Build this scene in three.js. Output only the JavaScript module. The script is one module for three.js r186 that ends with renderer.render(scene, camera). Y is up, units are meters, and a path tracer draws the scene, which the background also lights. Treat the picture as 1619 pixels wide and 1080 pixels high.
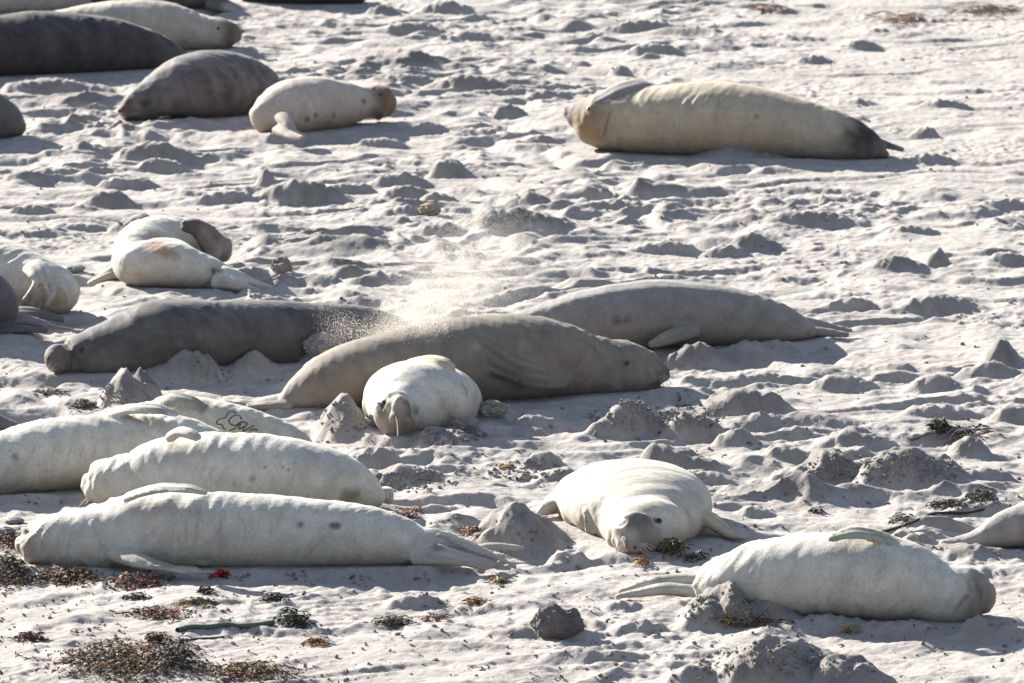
import * as THREE from 'three';
import { mergeGeometries } from 'three/addons/utils/BufferGeometryUtils.js';

// ---------------------------------------------------------------- camera, sky, sun, exposure
const W = 1619, H = 1080, F = 12300, PITCH = Math.atan(2015 / F);
const scene = new THREE.Scene();
const camera = new THREE.PerspectiveCamera(2 * Math.atan(540 / F) * 180 / Math.PI, W / H, 0.5, 6000);
camera.position.set(0, 7.6, 40);
camera.rotation.set(-PITCH, 0, 0);
camera.focus = 41; camera.userData.fStop = 7.5;
camera.updateMatrixWorld(true);
scene.add(camera);

const renderer = new THREE.WebGLRenderer({ antialias: true });
renderer.setSize(1024, 683);
renderer.toneMapping = THREE.LinearToneMapping;
renderer.toneMappingExposure = 4.15;
renderer.shadowMap.enabled = true;

const SUN = new THREE.Vector3(-0.63, 0.445, -0.64).normalize();
{ // clear late-afternoon sky: blue overhead, paler to the horizon, glow round the sun
  const w = 512, h = 256, d = new Float32Array(w * h * 4), v = new THREE.Vector3();
  for (let j = 0; j < h; j++) for (let i = 0; i < w; i++) {
    const el = ((j + 0.5) / h - 0.5) * Math.PI, az = ((i + 0.5) / w - 0.5) * 2 * Math.PI;
    v.set(Math.cos(el) * Math.cos(az), Math.sin(el), Math.cos(el) * Math.sin(az));
    const up = Math.max(0, v.y), hz = Math.exp(-up * 4), c = Math.max(0, v.dot(SUN)), g = 0.12 * c ** 6 + 0.35 * c ** 60;
    const k = 0.66, o = (j * w + i) * 4;
    d[o] = k * (0.12 + 0.15 * hz + g); d[o + 1] = k * (0.17 + 0.13 * hz + 0.9 * g); d[o + 2] = k * (0.262 + 0.085 * hz + 0.72 * g); d[o + 3] = 1;
  }
  const sky = new THREE.DataTexture(d, w, h, THREE.RGBAFormat, THREE.FloatType);
  sky.mapping = THREE.EquirectangularReflectionMapping; sky.magFilter = THREE.LinearFilter; sky.needsUpdate = true;
  scene.background = sky; scene.environment = sky;
}
const sun = new THREE.DirectionalLight(new THREE.Color().setRGB(1, 0.96, 0.89), 4.3);
sun.position.copy(SUN).multiplyScalar(60).add(new THREE.Vector3(0, 0, -10)); sun.target.position.set(0, 0, -10);
sun.castShadow = true; sun.shadow.mapSize.set(4096, 4096); sun.shadow.radius = 1;
Object.assign(sun.shadow.camera, { left: -20, right: 20, top: 20, bottom: -20, near: 1, far: 140 });
scene.add(sun, sun.target);

// ---------------------------------------------------------------- helpers
let seed = 7;
const rnd = () => { seed = (seed * 1664525 + 1013904223) >>> 0; return seed / 4294967296; };
const rr = (a, b) => a + (b - a) * rnd();
const sm = (a, b, x) => { const t = Math.min(1, Math.max(0, (x - a) / (b - a))); return t * t * (3 - 2 * t); };
const mix = (a, b, t) => a + (b - a) * t;
const PERM = new Uint8Array(512);
for (let i = 0; i < 256; i++) PERM[i] = i;
for (let i = 255; i > 0; i--) { const j = Math.floor(rnd() * (i + 1)), t = PERM[i]; PERM[i] = PERM[j]; PERM[j] = t; }
for (let i = 0; i < 256; i++) PERM[256 + i] = PERM[i];
const GX = [], GY = [];
for (let i = 0; i < 32; i++) { GX.push(Math.cos(i * Math.PI / 16)); GY.push(Math.sin(i * Math.PI / 16)); }
function n2(x, y) {                                                   // gradient noise, about -0.7 .. 0.7
  const X = Math.floor(x), Y = Math.floor(y), fx = x - X, fy = y - Y, u = fx * fx * fx * (fx * (fx * 6 - 15) + 10), v = fy * fy * fy * (fy * (fy * 6 - 15) + 10);
  const g = (i, j) => { const k = PERM[PERM[(X + i) & 255] + ((Y + j) & 255)] & 31; return GX[k] * (fx - i) + GY[k] * (fy - j); };
  return mix(mix(g(0, 0), g(1, 0), u), mix(g(0, 1), g(1, 1), u), v);
}
const n3 = (x, y, z) => (n2(x + 7.3 * Math.sin(z * 0.7), y + z) + n2(y * 1.1 + 31, z * 1.1 - x * 0.35) + n2(z + 57, x + y * 0.3)) * 0.6;
const CP = Math.cos(PITCH), SP = Math.sin(PITCH), CAM = camera.position;
function ray(px, py) {
  const x = (px - W / 2) / F, y = -(py - H / 2) / F;
  return new THREE.Vector3(x, y * CP - SP, -CP - y * SP);              // not normalised: its camera depth is 1
}
const atH = (px, py, h = 0) => { const r = ray(px, py); return r.multiplyScalar((h - CAM.y) / r.y).add(CAM); };
const atZ = (px, py, z) => { const r = ray(px, py); return r.multiplyScalar((z - CAM.z) / r.z).add(CAM); };
const scaleAt = (p) => F / ((p.y - CAM.y) * -SP + (p.z - CAM.z) * -CP);   // pixels of the photograph per metre
const names = {};
const numbered = (n) => { const k = names[n] = (names[n] ?? -1) + 1; return k ? `${n}_${String(k).padStart(3, '0')}` : n; };
function tag(o, label, category, group) { o.userData.label = label; if (category) o.userData.category = category; if (group) o.userData.group = group; return o; }
function mesh(name, geo, mat, parent) { const m = new THREE.Mesh(geo, mat); m.name = parent === scene ? numbered(name) : name; m.castShadow = m.receiveShadow = true; parent.add(m); return m; }

// textures: fine relief and grain of sand and of fur
function tex(n, fn, srgb) {
  const d = new Uint8Array(n * n * 4);
  for (let j = 0; j < n; j++) for (let i = 0; i < n; i++) { const c = fn(i / n, j / n), o = (j * n + i) * 4; d[o] = c[0]; d[o + 1] = c[1]; d[o + 2] = c[2]; d[o + 3] = 255; }
  const t = new THREE.DataTexture(d, n, n); t.wrapS = t.wrapT = THREE.RepeatWrapping; t.magFilter = THREE.LinearFilter; t.minFilter = THREE.LinearMipmapLinearFilter; t.generateMipmaps = true;
  if (srgb) t.colorSpace = THREE.SRGBColorSpace; t.needsUpdate = true; return t;
}
function tn(u, v, f, g = f) {                                          // tiling noise
  const x = u * f, y = v * g, a = n2(x, y), b = n2(x - f, y), c = n2(x, y - g), d = n2(x - f, y - g);
  return mix(mix(a, b, u), mix(c, d, u), v);
}
const cl = (x) => Math.max(0, Math.min(255, Math.round(x)));
const sandBump = tex(1024, (u, v) => { const b = 128 + 70 * tn(u, v, 18, 26) + 60 * tn(u, v, 60, 80) + 50 * tn(u, v, 170) + 60 * (rnd() - 0.5); return [cl(b), cl(b), cl(b)]; });
const sandCol = tex(1024, (u, v) => {
  const s = 218 + 20 * tn(u, v, 7, 11) + 26 * tn(u, v, 26, 34) + 22 * tn(u, v, 110) + 30 * (rnd() - 0.5), k = rnd() < 0.012 ? 0.6 : 1;
  return [cl(s * k), cl(s * k * 0.985), cl(s * k * 0.97)];
}, true);
const furBump = tex(1024, (u, v) => { const b = 128 + 60 * tn(u, v, 14, 9) + 55 * tn(u, v, 70, 34) + 45 * tn(u, v, 200, 120) + 24 * (rnd() - 0.5); return [cl(b), cl(b), cl(b)]; });
const furCol = tex(1024, (u, v) => { const s = 228 + 26 * tn(u, v, 13, 8) + 30 * tn(u, v, 50, 30) + 26 * tn(u, v, 160, 90) + 16 * (rnd() - 0.5); return [cl(s), cl(s), cl(s)]; }, true);

// ---------------------------------------------------------------- the seals: where each one lies
// side(...): seals seen from the side, stations [x, top, bottom] read off the photograph and stood on the ground line g
function side(g, wr, st) {
  const [x0, y0, x1, y1] = g;
  return st.map(([x, t, b]) => {
    const z = atH(x, mix(y0, y1, (x - x0) / (x1 - x0)), 0.0).z, p = atZ(x, (t + b) / 2, z), s = scaleAt(p), r = (b - t) / 2 / s;
    return { p, a: r * wr, b: r };
  });
}
// ends(...): stations [x, y, metres towards the camera, half width, half height] about a point of the ground
function ends(g, st) {
  const z0 = atH(g[0], g[1], 0).z;
  return st.map(([x, y, dz, a, b = a]) => { const p = atZ(x, y, z0 + dz), s = scaleAt(p); return { p, a: a / s, b: b / s }; });
}
// flip(...): flippers, stations [x, y, metres towards the camera, half width, half thickness]; up is the thin direction
const flip = (g, up, st, k = 0.03, c) => ({ st: ends(g, st), up, k, c, flip: true });

const WHITE = [0.56, 0.52, 0.44], CREAM = [0.57, 0.505, 0.395], TAN = [0.44, 0.365, 0.255], GREY = [0.23, 0.185, 0.14], DARK = [0.1, 0.09, 0.083];
const SEALS = [];
const seal = (label, o) => SEALS.push({ label, wr: 0.004, head: 0, belly: null, ends: [], spots: [], eyes: [], nostrils: [], extra: [], ...o });

seal('long white seal on its side at lower left, its head among dark seaweed', {
  base: WHITE, belly: [0.50, 0.47, 0.36], wr: 0.0045,
  body: side([22, 892, 690, 894], 1.1, [[30, 846, 876], [38, 833, 888], [57, 824, 895], [85, 813, 898], [133, 804, 902], [170, 793, 905], [205, 784, 906], [270, 780, 904], [330, 779, 902], [400, 781, 901], [467, 786, 898], [540, 794, 895], [590, 802, 895], [635, 818, 896], [668, 837, 895], [684, 850, 893]]),
  extra: [
    flip([260, 900], [0.05, 1, 0.2], [[200, 787, 0.02, 16, 7], [228, 777, 0.05, 20, 5.5], [262, 771, 0.08, 20, 4.5], [300, 773, 0.1, 16, 4], [327, 780, 0.11, 9, 3]], 0.014, [0.52, 0.51, 0.4]),
    flip([700, 894], [0, 0.5, 1], [[660, 852, 0.04, 17, 9], [690, 852, 0.08, 17, 8], [730, 862, 0.1, 13, 7], [775, 880, 0.1, 11, 6], [816, 896, 0.1, 6, 4]], 0.02),
    flip([700, 894], [0, 0.5, 1], [[655, 875, 0.1, 20, 9], [695, 876, 0.16, 18, 8], [735, 884, 0.18, 13, 7], [775, 893, 0.2, 9, 5], [808, 899, 0.2, 5, 4]], 0.02),
    flip([760, 876], [0, 1, 0.4], [[745, 868, 0, 8, 5], [780, 864, 0, 9, 5], [812, 866, 0, 7, 4], [828, 868, 0, 4, 3]], 0.01),
    flip([250, 905], [0, 1, 0.2], [[180, 872, 0, 20, 14], [225, 889, 0.14, 20, 9], [270, 899, 0.19, 15, 5], [310, 903, 0.2, 10, 4], [338, 905, 0.2, 5, 3]], 0.06),
  ],
  ends: [{ at: 0.02, w: 0.03, c: [0.42, 0.36, 0.29] }], spots: [[475, 826, 6, [0.1, 0.09, 0.08]], [533, 832, 7, [0.08, 0.07, 0.06]], [528, 832, 6, [0.08, 0.07, 0.06]], [690, 862, 12, [0.2, 0.17, 0.11]]],
  folds: [[35, 838, 30, 831, 1], [48, 836, 45, 858], [72, 826, 62, 880], [95, 822, 90, 885], [112, 822, 106, 890], [140, 815, 165, 880, 0.6], [683, 843, 745, 868, 1], [745, 868, 812, 894, 1], [670, 884, 692, 858], [300, 792, 290, 870], [318, 792, 304, 880], [352, 792, 346, 880], [385, 795, 384, 870], [430, 800, 428, 860], [200, 870, 250, 830], [230, 892, 330, 895, 1]],
});
seal('white seal with a stubby raised flipper, directly behind the long seal in the seaweed', {
  base: WHITE, belly: [0.5, 0.47, 0.36], wr: 0.0045,
  body: side([128, 806, 612, 816], 1.1, [[137, 748, 778], [141, 740, 788], [159, 728, 799], [213, 718, 806], [240, 704, 810], [267, 692, 814], [317, 686, 818], [400, 686, 820], [450, 691, 820], [500, 703, 818], [540, 719, 816], [567, 738, 812], [590, 760, 808], [600, 774, 803]]),
  extra: [
    flip([290, 815], [0.1, 1, 0.35], [[270, 691, 0.02, 14, 9], [283, 683, 0.06, 15, 8], [300, 686, 0.12, 14, 7], [313, 693, 0.16, 10, 5]], 0.012),
    flip([600, 800], [-0.5, 0.6, 0.7], [[585, 792, 0.1, 16, 9], [600, 784, 0.14, 15, 8], [612, 780, 0.15, 12, 6], [616, 794, 0.2, 8, 5]], 0.02),
  ],
  spots: [[450, 738, 3, [0.2, 0.12, 0.08]], [455, 741, 3, [0.2, 0.12, 0.08]], [418, 736, 3, [0.15, 0.12, 0.1]], [397, 758, 7, [0.3, 0.27, 0.23]], [562, 785, 16, [0.2, 0.17, 0.1]], [550, 790, 14, [0.22, 0.18, 0.11]]],
  folds: [[150, 745, 146, 780], [165, 742, 160, 786], [330, 715, 305, 775], [340, 730, 318, 780], [355, 735, 335, 782]], whiskers: [[138, 790, -1]],
});
seal('wrinkled white seal cut by the left edge, in front of the seal with dark letters', { head: 1,
  base: WHITE, belly: [0.48, 0.42, 0.32], wr: 0.005,
  body: side([0, 780, 375, 762], 1.1, [[-190, 735, 802], [-90, 704, 795], [0, 684, 784], [50, 669, 779], [100, 660, 773], [173, 655, 768], [240, 655, 764], [283, 659, 760], [320, 670, 755], [350, 684, 746], [370, 700, 738]]),
  extra: [flip([230, 770], [0, 1, 0.3], [[172, 655, 0.02, 14, 6], [205, 647, 0.05, 17, 5.5], [245, 646, 0.08, 16, 5], [281, 656, 0.1, 9, 4]], 0.014)],
  spots: [[22, 718, 6, [0.28, 0.24, 0.2]], [26, 724, 5, [0.3, 0.25, 0.2]], [256, 657, 12, [0.25, 0.24, 0.25]], [242, 652, 10, [0.3, 0.29, 0.29]], [15, 710, 3, [0.3, 0.26, 0.2]]],
  folds: [[120, 690, 105, 740], [140, 690, 122, 735], [158, 695, 145, 735], [90, 700, 80, 745], [175, 690, 165, 730], [60, 690, 45, 740]],
});
seal('cream seal with dark looping letters dyed on its back, behind two other white seals', {
  base: CREAM, belly: [0.5, 0.46, 0.36],
  body: side([160, 728, 500, 728], 1.1, [[165, 668, 705], [200, 652, 715], [240, 636, 722], [270, 628, 728], [300, 627, 733], [340, 633, 738], [377, 641, 742], [420, 656, 744], [450, 669, 742], [478, 685, 736], [494, 702, 726]]),
  extra: [flip([290, 726], [0.05, 1, 0.4], [[250, 637, 0.04, 13, 8], [275, 631, 0.1, 17, 8], [303, 636, 0.14, 15, 7], [322, 645, 0.16, 9, 5]], 0.012, [0.3, 0.3, 0.235])],
  spots: [[300, 641, 14, [0.26, 0.26, 0.2]], [315, 645, 10, [0.2, 0.2, 0.16]], [285, 638, 12, [0.3, 0.3, 0.23]]],
  marks: [
    [[373.8, 653.5], [367, 650], [360, 653.5], [357, 659.7], [349.7, 661.9], [343, 665.6], [343, 670], [351.5, 672], [352.5, 676], [357, 679]],
    [[382, 663.5], [379, 657.5], [372, 656.7], [364.5, 661], [362, 666.5], [366.4, 672], [373.8, 672], [381, 667.4], [390.5, 669.3], [387.7, 674.8]],
    [[362.7, 681], [372, 676.7], [381, 669], [377.5, 678.6], [386.8, 674], [383, 682]],
    [[384, 683], [394, 676.7], [401.6, 673]], [[395, 680.4], [405, 678.6], [407, 681]],
  ],
});
seal('white seal lying on its back at lower right, one flipper folded on its chest', { head: 1,
  base: [0.57, 0.53, 0.445], belly: [0.54, 0.5, 0.4], wr: 0.005,
  body: side([1098, 966, 1566, 984], 1.1, [[1106, 916, 947], [1122, 893, 957], [1150, 876, 964], [1197, 857, 970], [1247, 848, 974], [1307, 843, 976], [1360, 842, 979], [1400, 847, 981], [1440, 862, 984], [1477, 884, 987], [1505, 892, 988], [1530, 898, 986], [1550, 908, 980], [1560, 922, 970]]),
  extra: [
    flip([1360, 975], [0, 1, 0.4], [[1428, 864, 0.04, 16, 8], [1392, 849, 0.1, 20, 6], [1350, 842, 0.14, 19, 5], [1311, 852, 0.17, 9, 4]], 0.012, [0.46, 0.43, 0.32]),
    flip([1050, 940], [0, 1, 0.5], [[1125, 918, 0, 14, 8], [1085, 915, 0, 12, 7], [1045, 917, 0.02, 11, 6], [1008, 926, 0.04, 8, 5], [978, 936, 0.05, 5, 3]], 0.02),
    flip([1050, 940], [0, 1, 0.4], [[1120, 938, 0.08, 16, 10], [1090, 935, 0.1, 14, 9], [1050, 931, 0.12, 13, 8], [1008, 938, 0.12, 9, 6], [974, 944, 0.12, 5, 4]], 0.02),
  ],
  ends: [{ at: 1, w: 0.055, c: [0.26, 0.21, 0.18] }], spots: [[1536, 945, 12, [0.35, 0.3, 0.26]], [1320, 851, 10, [0.32, 0.32, 0.22]], [1045, 918, 20, [0.3, 0.3, 0.24]], [1055, 931, 14, [0.35, 0.33, 0.24]], [1100, 918, 15, [0.36, 0.34, 0.27]]],
  folds: [[1531, 914, 1536, 935, 1], [1536, 935, 1512, 966, 1], [1545, 912, 1549, 940, 0.7], [1553, 918, 1556, 955, 0.7], [1540, 945, 1535, 968, 0.6], [1260, 880, 1235, 935], [1205, 880, 1198, 930], [1410, 880, 1385, 905], [1400, 890, 1380, 925], [1455, 900, 1435, 915], [1190, 890, 1185, 925]],
});
seal('plump white seal facing the camera, grey muzzle, right of the tall sand cone', { head: null,
  base: [0.56, 0.5, 0.4], belly: [0.52, 0.45, 0.33], cell: 0.011, wr: 0.0012,
  body: ends([1010, 847], [[1003, 862, 0.5, 28, 18], [1008, 850, 0.43, 50, 31], [1016, 838, 0.28, 62, 43], [1022, 818, 0.1, 92, 54], [1016, 800, -0.1, 110, 62], [1000, 788, -0.3, 117, 61], [955, 786, -0.5, 100, 55], [908, 794, -0.62, 56, 42], [874, 803, -0.66, 26, 22]]),
  extra: [
    flip([1150, 850], [0.55, 0.75, 0.2], [[1085, 815, -0.02, 22, 16], [1122, 822, 0.05, 22, 12], [1150, 841, 0.05, 15, 9], [1180, 850, 0.05, 8, 5]], 0.03, [0.54, 0.45, 0.3]),
    flip([870, 815], [0.2, 0.4, 1], [[878, 800, 0.1, 12, 10], [860, 806, 0.16, 10, 7], [852, 812, 0.2, 6, 5]], 0.02),
    { ell: [1026, 832, 0.3, 64, 44, 52], g: [1010, 847], k: 0.03 }, { ell: [1006, 851, 0.5, 40, 31, 24], g: [1010, 847], k: 0.04 }, { ell: [1000, 858, 0.56, 24, 20, 18], g: [1010, 847], k: 0.03 }, { ell: [1003, 832, 0.52, 30, 22, 14], g: [1010, 847], k: 0.05 },
    { ell: [1040, 824, 0.5, 14, 7, 12], g: [1010, 847], k: 0.02, sub: true }, { ell: [984, 826, 0.52, 12, 8, 12], g: [1010, 847], k: 0.02, sub: true },
  ],
  spots: [[1012, 838, 46, [0.47, 0.41, 0.33]], [1006, 860, 26, [0.27, 0.225, 0.185]], [1024, 850, 25, [0.25, 0.21, 0.175]], [1022, 834, 22, [0.22, 0.185, 0.155]], [985, 845, 10, [0.3, 0.25, 0.21]], [1000, 843, 13, [0.4, 0.34, 0.28]], [1008, 818, 20, [0.15, 0.13, 0.115]], [997, 826, 14, [0.15, 0.13, 0.115]], [1022, 815, 15, [0.155, 0.135, 0.12]], [988, 817, 5, [0.32, 0.27, 0.23]], [898, 742, 3, [0.2, 0.16, 0.12]], [921, 739, 3, [0.2, 0.16, 0.12]], [930, 737, 3, [0.2, 0.16, 0.12]], [937, 735, 3, [0.2, 0.16, 0.12]], [960, 734, 3, [0.2, 0.16, 0.12]], [1000, 732, 4, [0.2, 0.16, 0.12]], [1012, 731, 3, [0.2, 0.16, 0.12]], [911, 770, 3, [0.4, 0.3, 0.2]], [877, 798, 4, [0.5, 0.38, 0.24]], [1041, 823, 7, [0.1, 0.08, 0.07]], [1035, 819, 4, [0.1, 0.08, 0.07]]],
  eyes: [[1042, 823, 0.017, 7]], nostrils: [[1004, 866, 3]],
  folds: [[922, 806, 928, 850, 1], [930, 838, 938, 858, 1], [985, 848, 993, 878, 1], [1000, 876, 1026, 868, 1], [976, 802, 958, 830], [958, 830, 966, 862]], whiskers: [[985, 866, -1], [1018, 866, 1]],
});
seal('small round white seal facing the camera with a drip hanging from its nose', { head: null,
  base: [0.6, 0.555, 0.47], belly: [0.58, 0.51, 0.4], cell: 0.011, wr: 0.002,
  body: ends([640, 674], [[629, 664, 0.33, 22, 20], [633, 656, 0.25, 36, 32], [640, 646, 0.12, 60, 46], [654, 634, -0.02, 84, 60], [668, 633, -0.2, 92, 62], [685, 634, -0.5, 78, 56], [700, 630, -0.9, 58, 44], [715, 622, -1.3, 34, 28], [725, 616, -1.6, 15, 12]]),
  extra: [
    flip([690, 668], [0.25, 1, 0.35], [[652, 577, -0.16, 18, 10], [675, 572, -0.06, 20, 10], [698, 575, 0.02, 19, 9], [714, 583, 0.06, 10, 7]], 0.01, [0.6, 0.5, 0.32]),
    { ell: [628, 654, 0.35, 37, 37, 22], g: [640, 674], k: 0.04 }, { ell: [632, 648, 0.42, 19, 24, 15], g: [640, 674], k: 0.03 }, { ell: [624, 660, 0.47, 10, 9, 9], g: [640, 674], k: 0.02 },
    { ell: [606, 638, 0.36, 7, 13, 13], g: [640, 674], k: 0.02, sub: true }, { ell: [655, 640, 0.36, 6, 20, 10], g: [640, 674], k: 0.02, sub: true },
  ],
  spots: [[630, 652, 46, [0.47, 0.4, 0.32]], [662, 652, 15, [0.5, 0.41, 0.26]], [634, 636, 22, [0.36, 0.3, 0.24]], [628, 660, 24, [0.31, 0.255, 0.2]], [642, 660, 24, [0.27, 0.22, 0.175]], [610, 668, 18, [0.36, 0.28, 0.22]], [612, 630, 8, [0.26, 0.22, 0.18]], [605, 640, 12, [0.1, 0.08, 0.07]], [603, 654, 11, [0.2, 0.16, 0.13]], [648, 636, 9, [0.15, 0.12, 0.1]], [650, 652, 9, [0.15, 0.14, 0.115]], [618, 678, 16, [0.2, 0.155, 0.125]], [638, 680, 20, [0.13, 0.1, 0.08]], [655, 676, 14, [0.15, 0.115, 0.085]], [738, 612, 6, [0.36, 0.3, 0.22]], [733, 605, 5, [0.4, 0.34, 0.26]], [741, 622, 5, [0.38, 0.32, 0.24]], [705, 640, 14, [0.54, 0.44, 0.36]], [715, 652, 12, [0.52, 0.42, 0.34]]],
  eyes: [[607, 636, 0.015, 4]], nostrils: [[626, 660, 3]], drip: [[626, 659], [627.5, 668], [628.5, 678], [628.8, 689]], folds: [[700, 640, 728, 668], [612, 630, 603, 655, 1], [648, 628, 654, 675, 1], [600, 640, 596, 672]],
});
seal('dark grey seal with a bulbous nose, flat behind the sharp sand cone at left', {
  base: DARK, mott: 0.38, wr: 0.003,
  body: side([73, 592, 660, 558], 1.15, [[82, 556, 580], [88, 547, 590], [100, 543, 595], [109, 546, 596], [122, 531, 599], [145, 521, 601], [167, 512, 600], [207, 493, 598], [247, 474, 593], [290, 473, 589], [333, 476, 585], [400, 475, 582], [467, 477, 580], [520, 479, 576], [560, 482, 571], [595, 489, 565], [625, 500, 560], [660, 522, 553]]),
  extra: [{ ell: [91, 567, 0.06, 20, 23, 22], g: [92, 592], k: 0.015 }],
  ends: [{ at: 0, w: 0.05, c: [0.11, 0.085, 0.075] }], spots: [[128, 553, 6, [0.035, 0.03, 0.03]]], eyes: [[130, 552, 0.014, 4]], nostrils: [[76, 566, 3]],
  folds: [[111, 548, 114, 592, 1], [88, 583, 110, 587, 1]], whiskers: [[84, 580, -1]],
});
seal('brown-grey seal, head right, flipper against its side, behind the small round white seal', { head: 1,
  base: GREY, belly: [0.25, 0.2, 0.14], mott: 0.16, wr: 0.003,
  body: side([443, 648, 1058, 615], 1.12, [[446, 630, 650], [470, 600, 651], [510, 565, 651], [560, 541, 650], [627, 520, 649], [693, 508, 645], [743, 500, 640], [793, 497, 636], [843, 499, 631], [880, 509, 627], [933, 530, 624], [1000, 543, 621], [1025, 555, 618], [1040, 568, 612], [1052, 581, 603]]),
  extra: [
    flip([820, 634], [-0.15, 0.35, 1], [[890, 600, 0.02, 16, 9], [855, 597, 0.13, 19, 9], [825, 590, 0.18, 21, 8], [795, 576, 0.2, 22, 7], [768, 556, 0.19, 19, 6], [750, 543, 0.17, 12, 4]], 0.03),
    flip([420, 645], [0, 1, 0.5], [[460, 632, 0, 12, 8], [430, 634, 0.05, 9, 5], [405, 639, 0.05, 7, 4], [390, 641, 0.05, 5, 3]], 0.015),
    flip([420, 645], [0, 1, 0.4], [[460, 640, 0.1, 12, 8], [435, 641, 0.1, 10, 6], [410, 643, 0.1, 8, 5], [386, 645, 0.1, 5, 4]], 0.015),
  ],
  ends: [{ at: 1, w: 0.035, c: [0.09, 0.065, 0.05] }], spots: [[990, 574, 5, [0.05, 0.045, 0.04]], [754, 545, 9, [0.3, 0.27, 0.22]]], eyes: [[992, 574, 0.013, 4]], nostrils: [[1055, 578, 3]],
  folds: [[1052, 600, 1030, 606, 1], [770, 590, 835, 609, 1], [1020, 575, 1038, 604]], whiskers: [[1046, 598, 1]],
});
seal('smooth grey seal, tail to the right, half hidden behind the brown-grey seal', { head: null,
  base: [0.25, 0.225, 0.2], belly: [0.3, 0.24, 0.16], mott: 0.1, wr: 0.0025,
  body: side([800, 560, 1290, 540], 1.12, [[720, 530, 566], [770, 512, 566], [810, 498, 563], [850, 485, 561], [885, 473, 559], [917, 461, 556], [967, 450, 554], [1033, 443, 551], [1083, 445, 549], [1133, 450, 547], [1183, 462, 545], [1227, 477, 543], [1252, 492, 541], [1272, 506, 538], [1284, 514, 534]]),
  extra: [
    flip([1320, 532], [0, 1, 0.5], [[1265, 508, 0, 12, 8], [1290, 512, 0, 10, 6], [1320, 519, 0, 8, 5], [1346, 523, 0, 5, 4]], 0.015),
    flip([1320, 532], [0, 1, 0.4], [[1265, 524, 0.1, 14, 10], [1290, 524, 0.12, 11, 7], [1318, 527, 0.12, 8, 5], [1340, 530, 0.12, 5, 4]], 0.015),
    flip([1050, 552], [0.2, 0.8, 0.6], [[1095, 522, 0.12, 15, 11], [1070, 530, 0.25, 14, 9], [1045, 539, 0.32, 11, 7], [1028, 546, 0.34, 7, 5]], 0.02),
  ],
  spots: [[978, 508, 9, [0.14, 0.12, 0.1]], [990, 506, 8, [0.15, 0.13, 0.11]], [1060, 442, 14, [0.33, 0.3, 0.26]], [1040, 441, 14, [0.34, 0.31, 0.27]], [1080, 445, 12, [0.3, 0.27, 0.23]], [1280, 528, 8, [0.12, 0.09, 0.07]]], folds: [[965, 510, 998, 506]],
});
seal('tan seal lying alone at upper right, its rear end almost black', {
  base: TAN, belly: [0.34, 0.26, 0.16], mott: 0.12, wr: 0.003,
  body: side([887, 238, 1400, 254], 1.12, [[897, 166, 188], [904, 160, 198], [917, 153, 210], [937, 146, 229], [965, 142, 236], [1000, 139, 241], [1040, 136, 245], [1080, 132, 247], [1130, 130, 248], [1180, 135, 250], [1230, 147, 252], [1297, 167, 255], [1347, 190, 257], [1378, 210, 255], [1394, 224, 248]]),
  extra: [
    flip([980, 238], [-0.2, 1, 0.45], [[1038, 144, 0.02, 20, 11], [1010, 138, 0.1, 22, 9], [975, 146, 0.16, 21, 8], [948, 160, 0.18, 14, 6], [934, 168, 0.18, 7, 4]], 0.012, [0.27, 0.225, 0.2]),
    flip([1400, 248], [0, 1, 0.5], [[1378, 222, 0, 12, 8], [1398, 228, 0, 9, 5], [1428, 237, 0, 5, 3]], 0.015),
    flip([1390, 250], [0, 1, 0.5], [[1370, 240, 0.1, 14, 9], [1392, 242, 0.12, 10, 6], [1404, 245, 0.12, 6, 4]], 0.015),
  ],
  ends: [{ at: 1, w: 0.115, c: [0.035, 0.025, 0.018] }, { at: 0, w: 0.16, c: [0.36, 0.27, 0.165] }, { at: 0, w: 0.03, c: [0.1, 0.085, 0.075] }],
  spots: [[918, 164, 26, [0.19, 0.155, 0.125]], [930, 182, 24, [0.25, 0.18, 0.105]], [897, 176, 20, [0.07, 0.055, 0.045]], [902, 164, 13, [0.12, 0.1, 0.08]], [925, 202, 18, [0.32, 0.21, 0.1]], [938, 214, 17, [0.33, 0.22, 0.11]], [910, 185, 14, [0.3, 0.21, 0.12]], [1010, 131, 20, [0.3, 0.25, 0.23]], [985, 133, 20, [0.32, 0.27, 0.25]], [960, 143, 18, [0.3, 0.26, 0.24]], [1025, 135, 14, [0.26, 0.22, 0.2]], [1195, 182, 6, [0.25, 0.2, 0.13]]],
  eyes: [[930, 172, 0.014, 4]], nostrils: [[891, 172, 3]], folds: [[965, 170, 950, 225, 1], [920, 172, 925, 205], [1090, 150, 1075, 170], [1105, 150, 1090, 172], [1120, 150, 1108, 175]],
});
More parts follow.
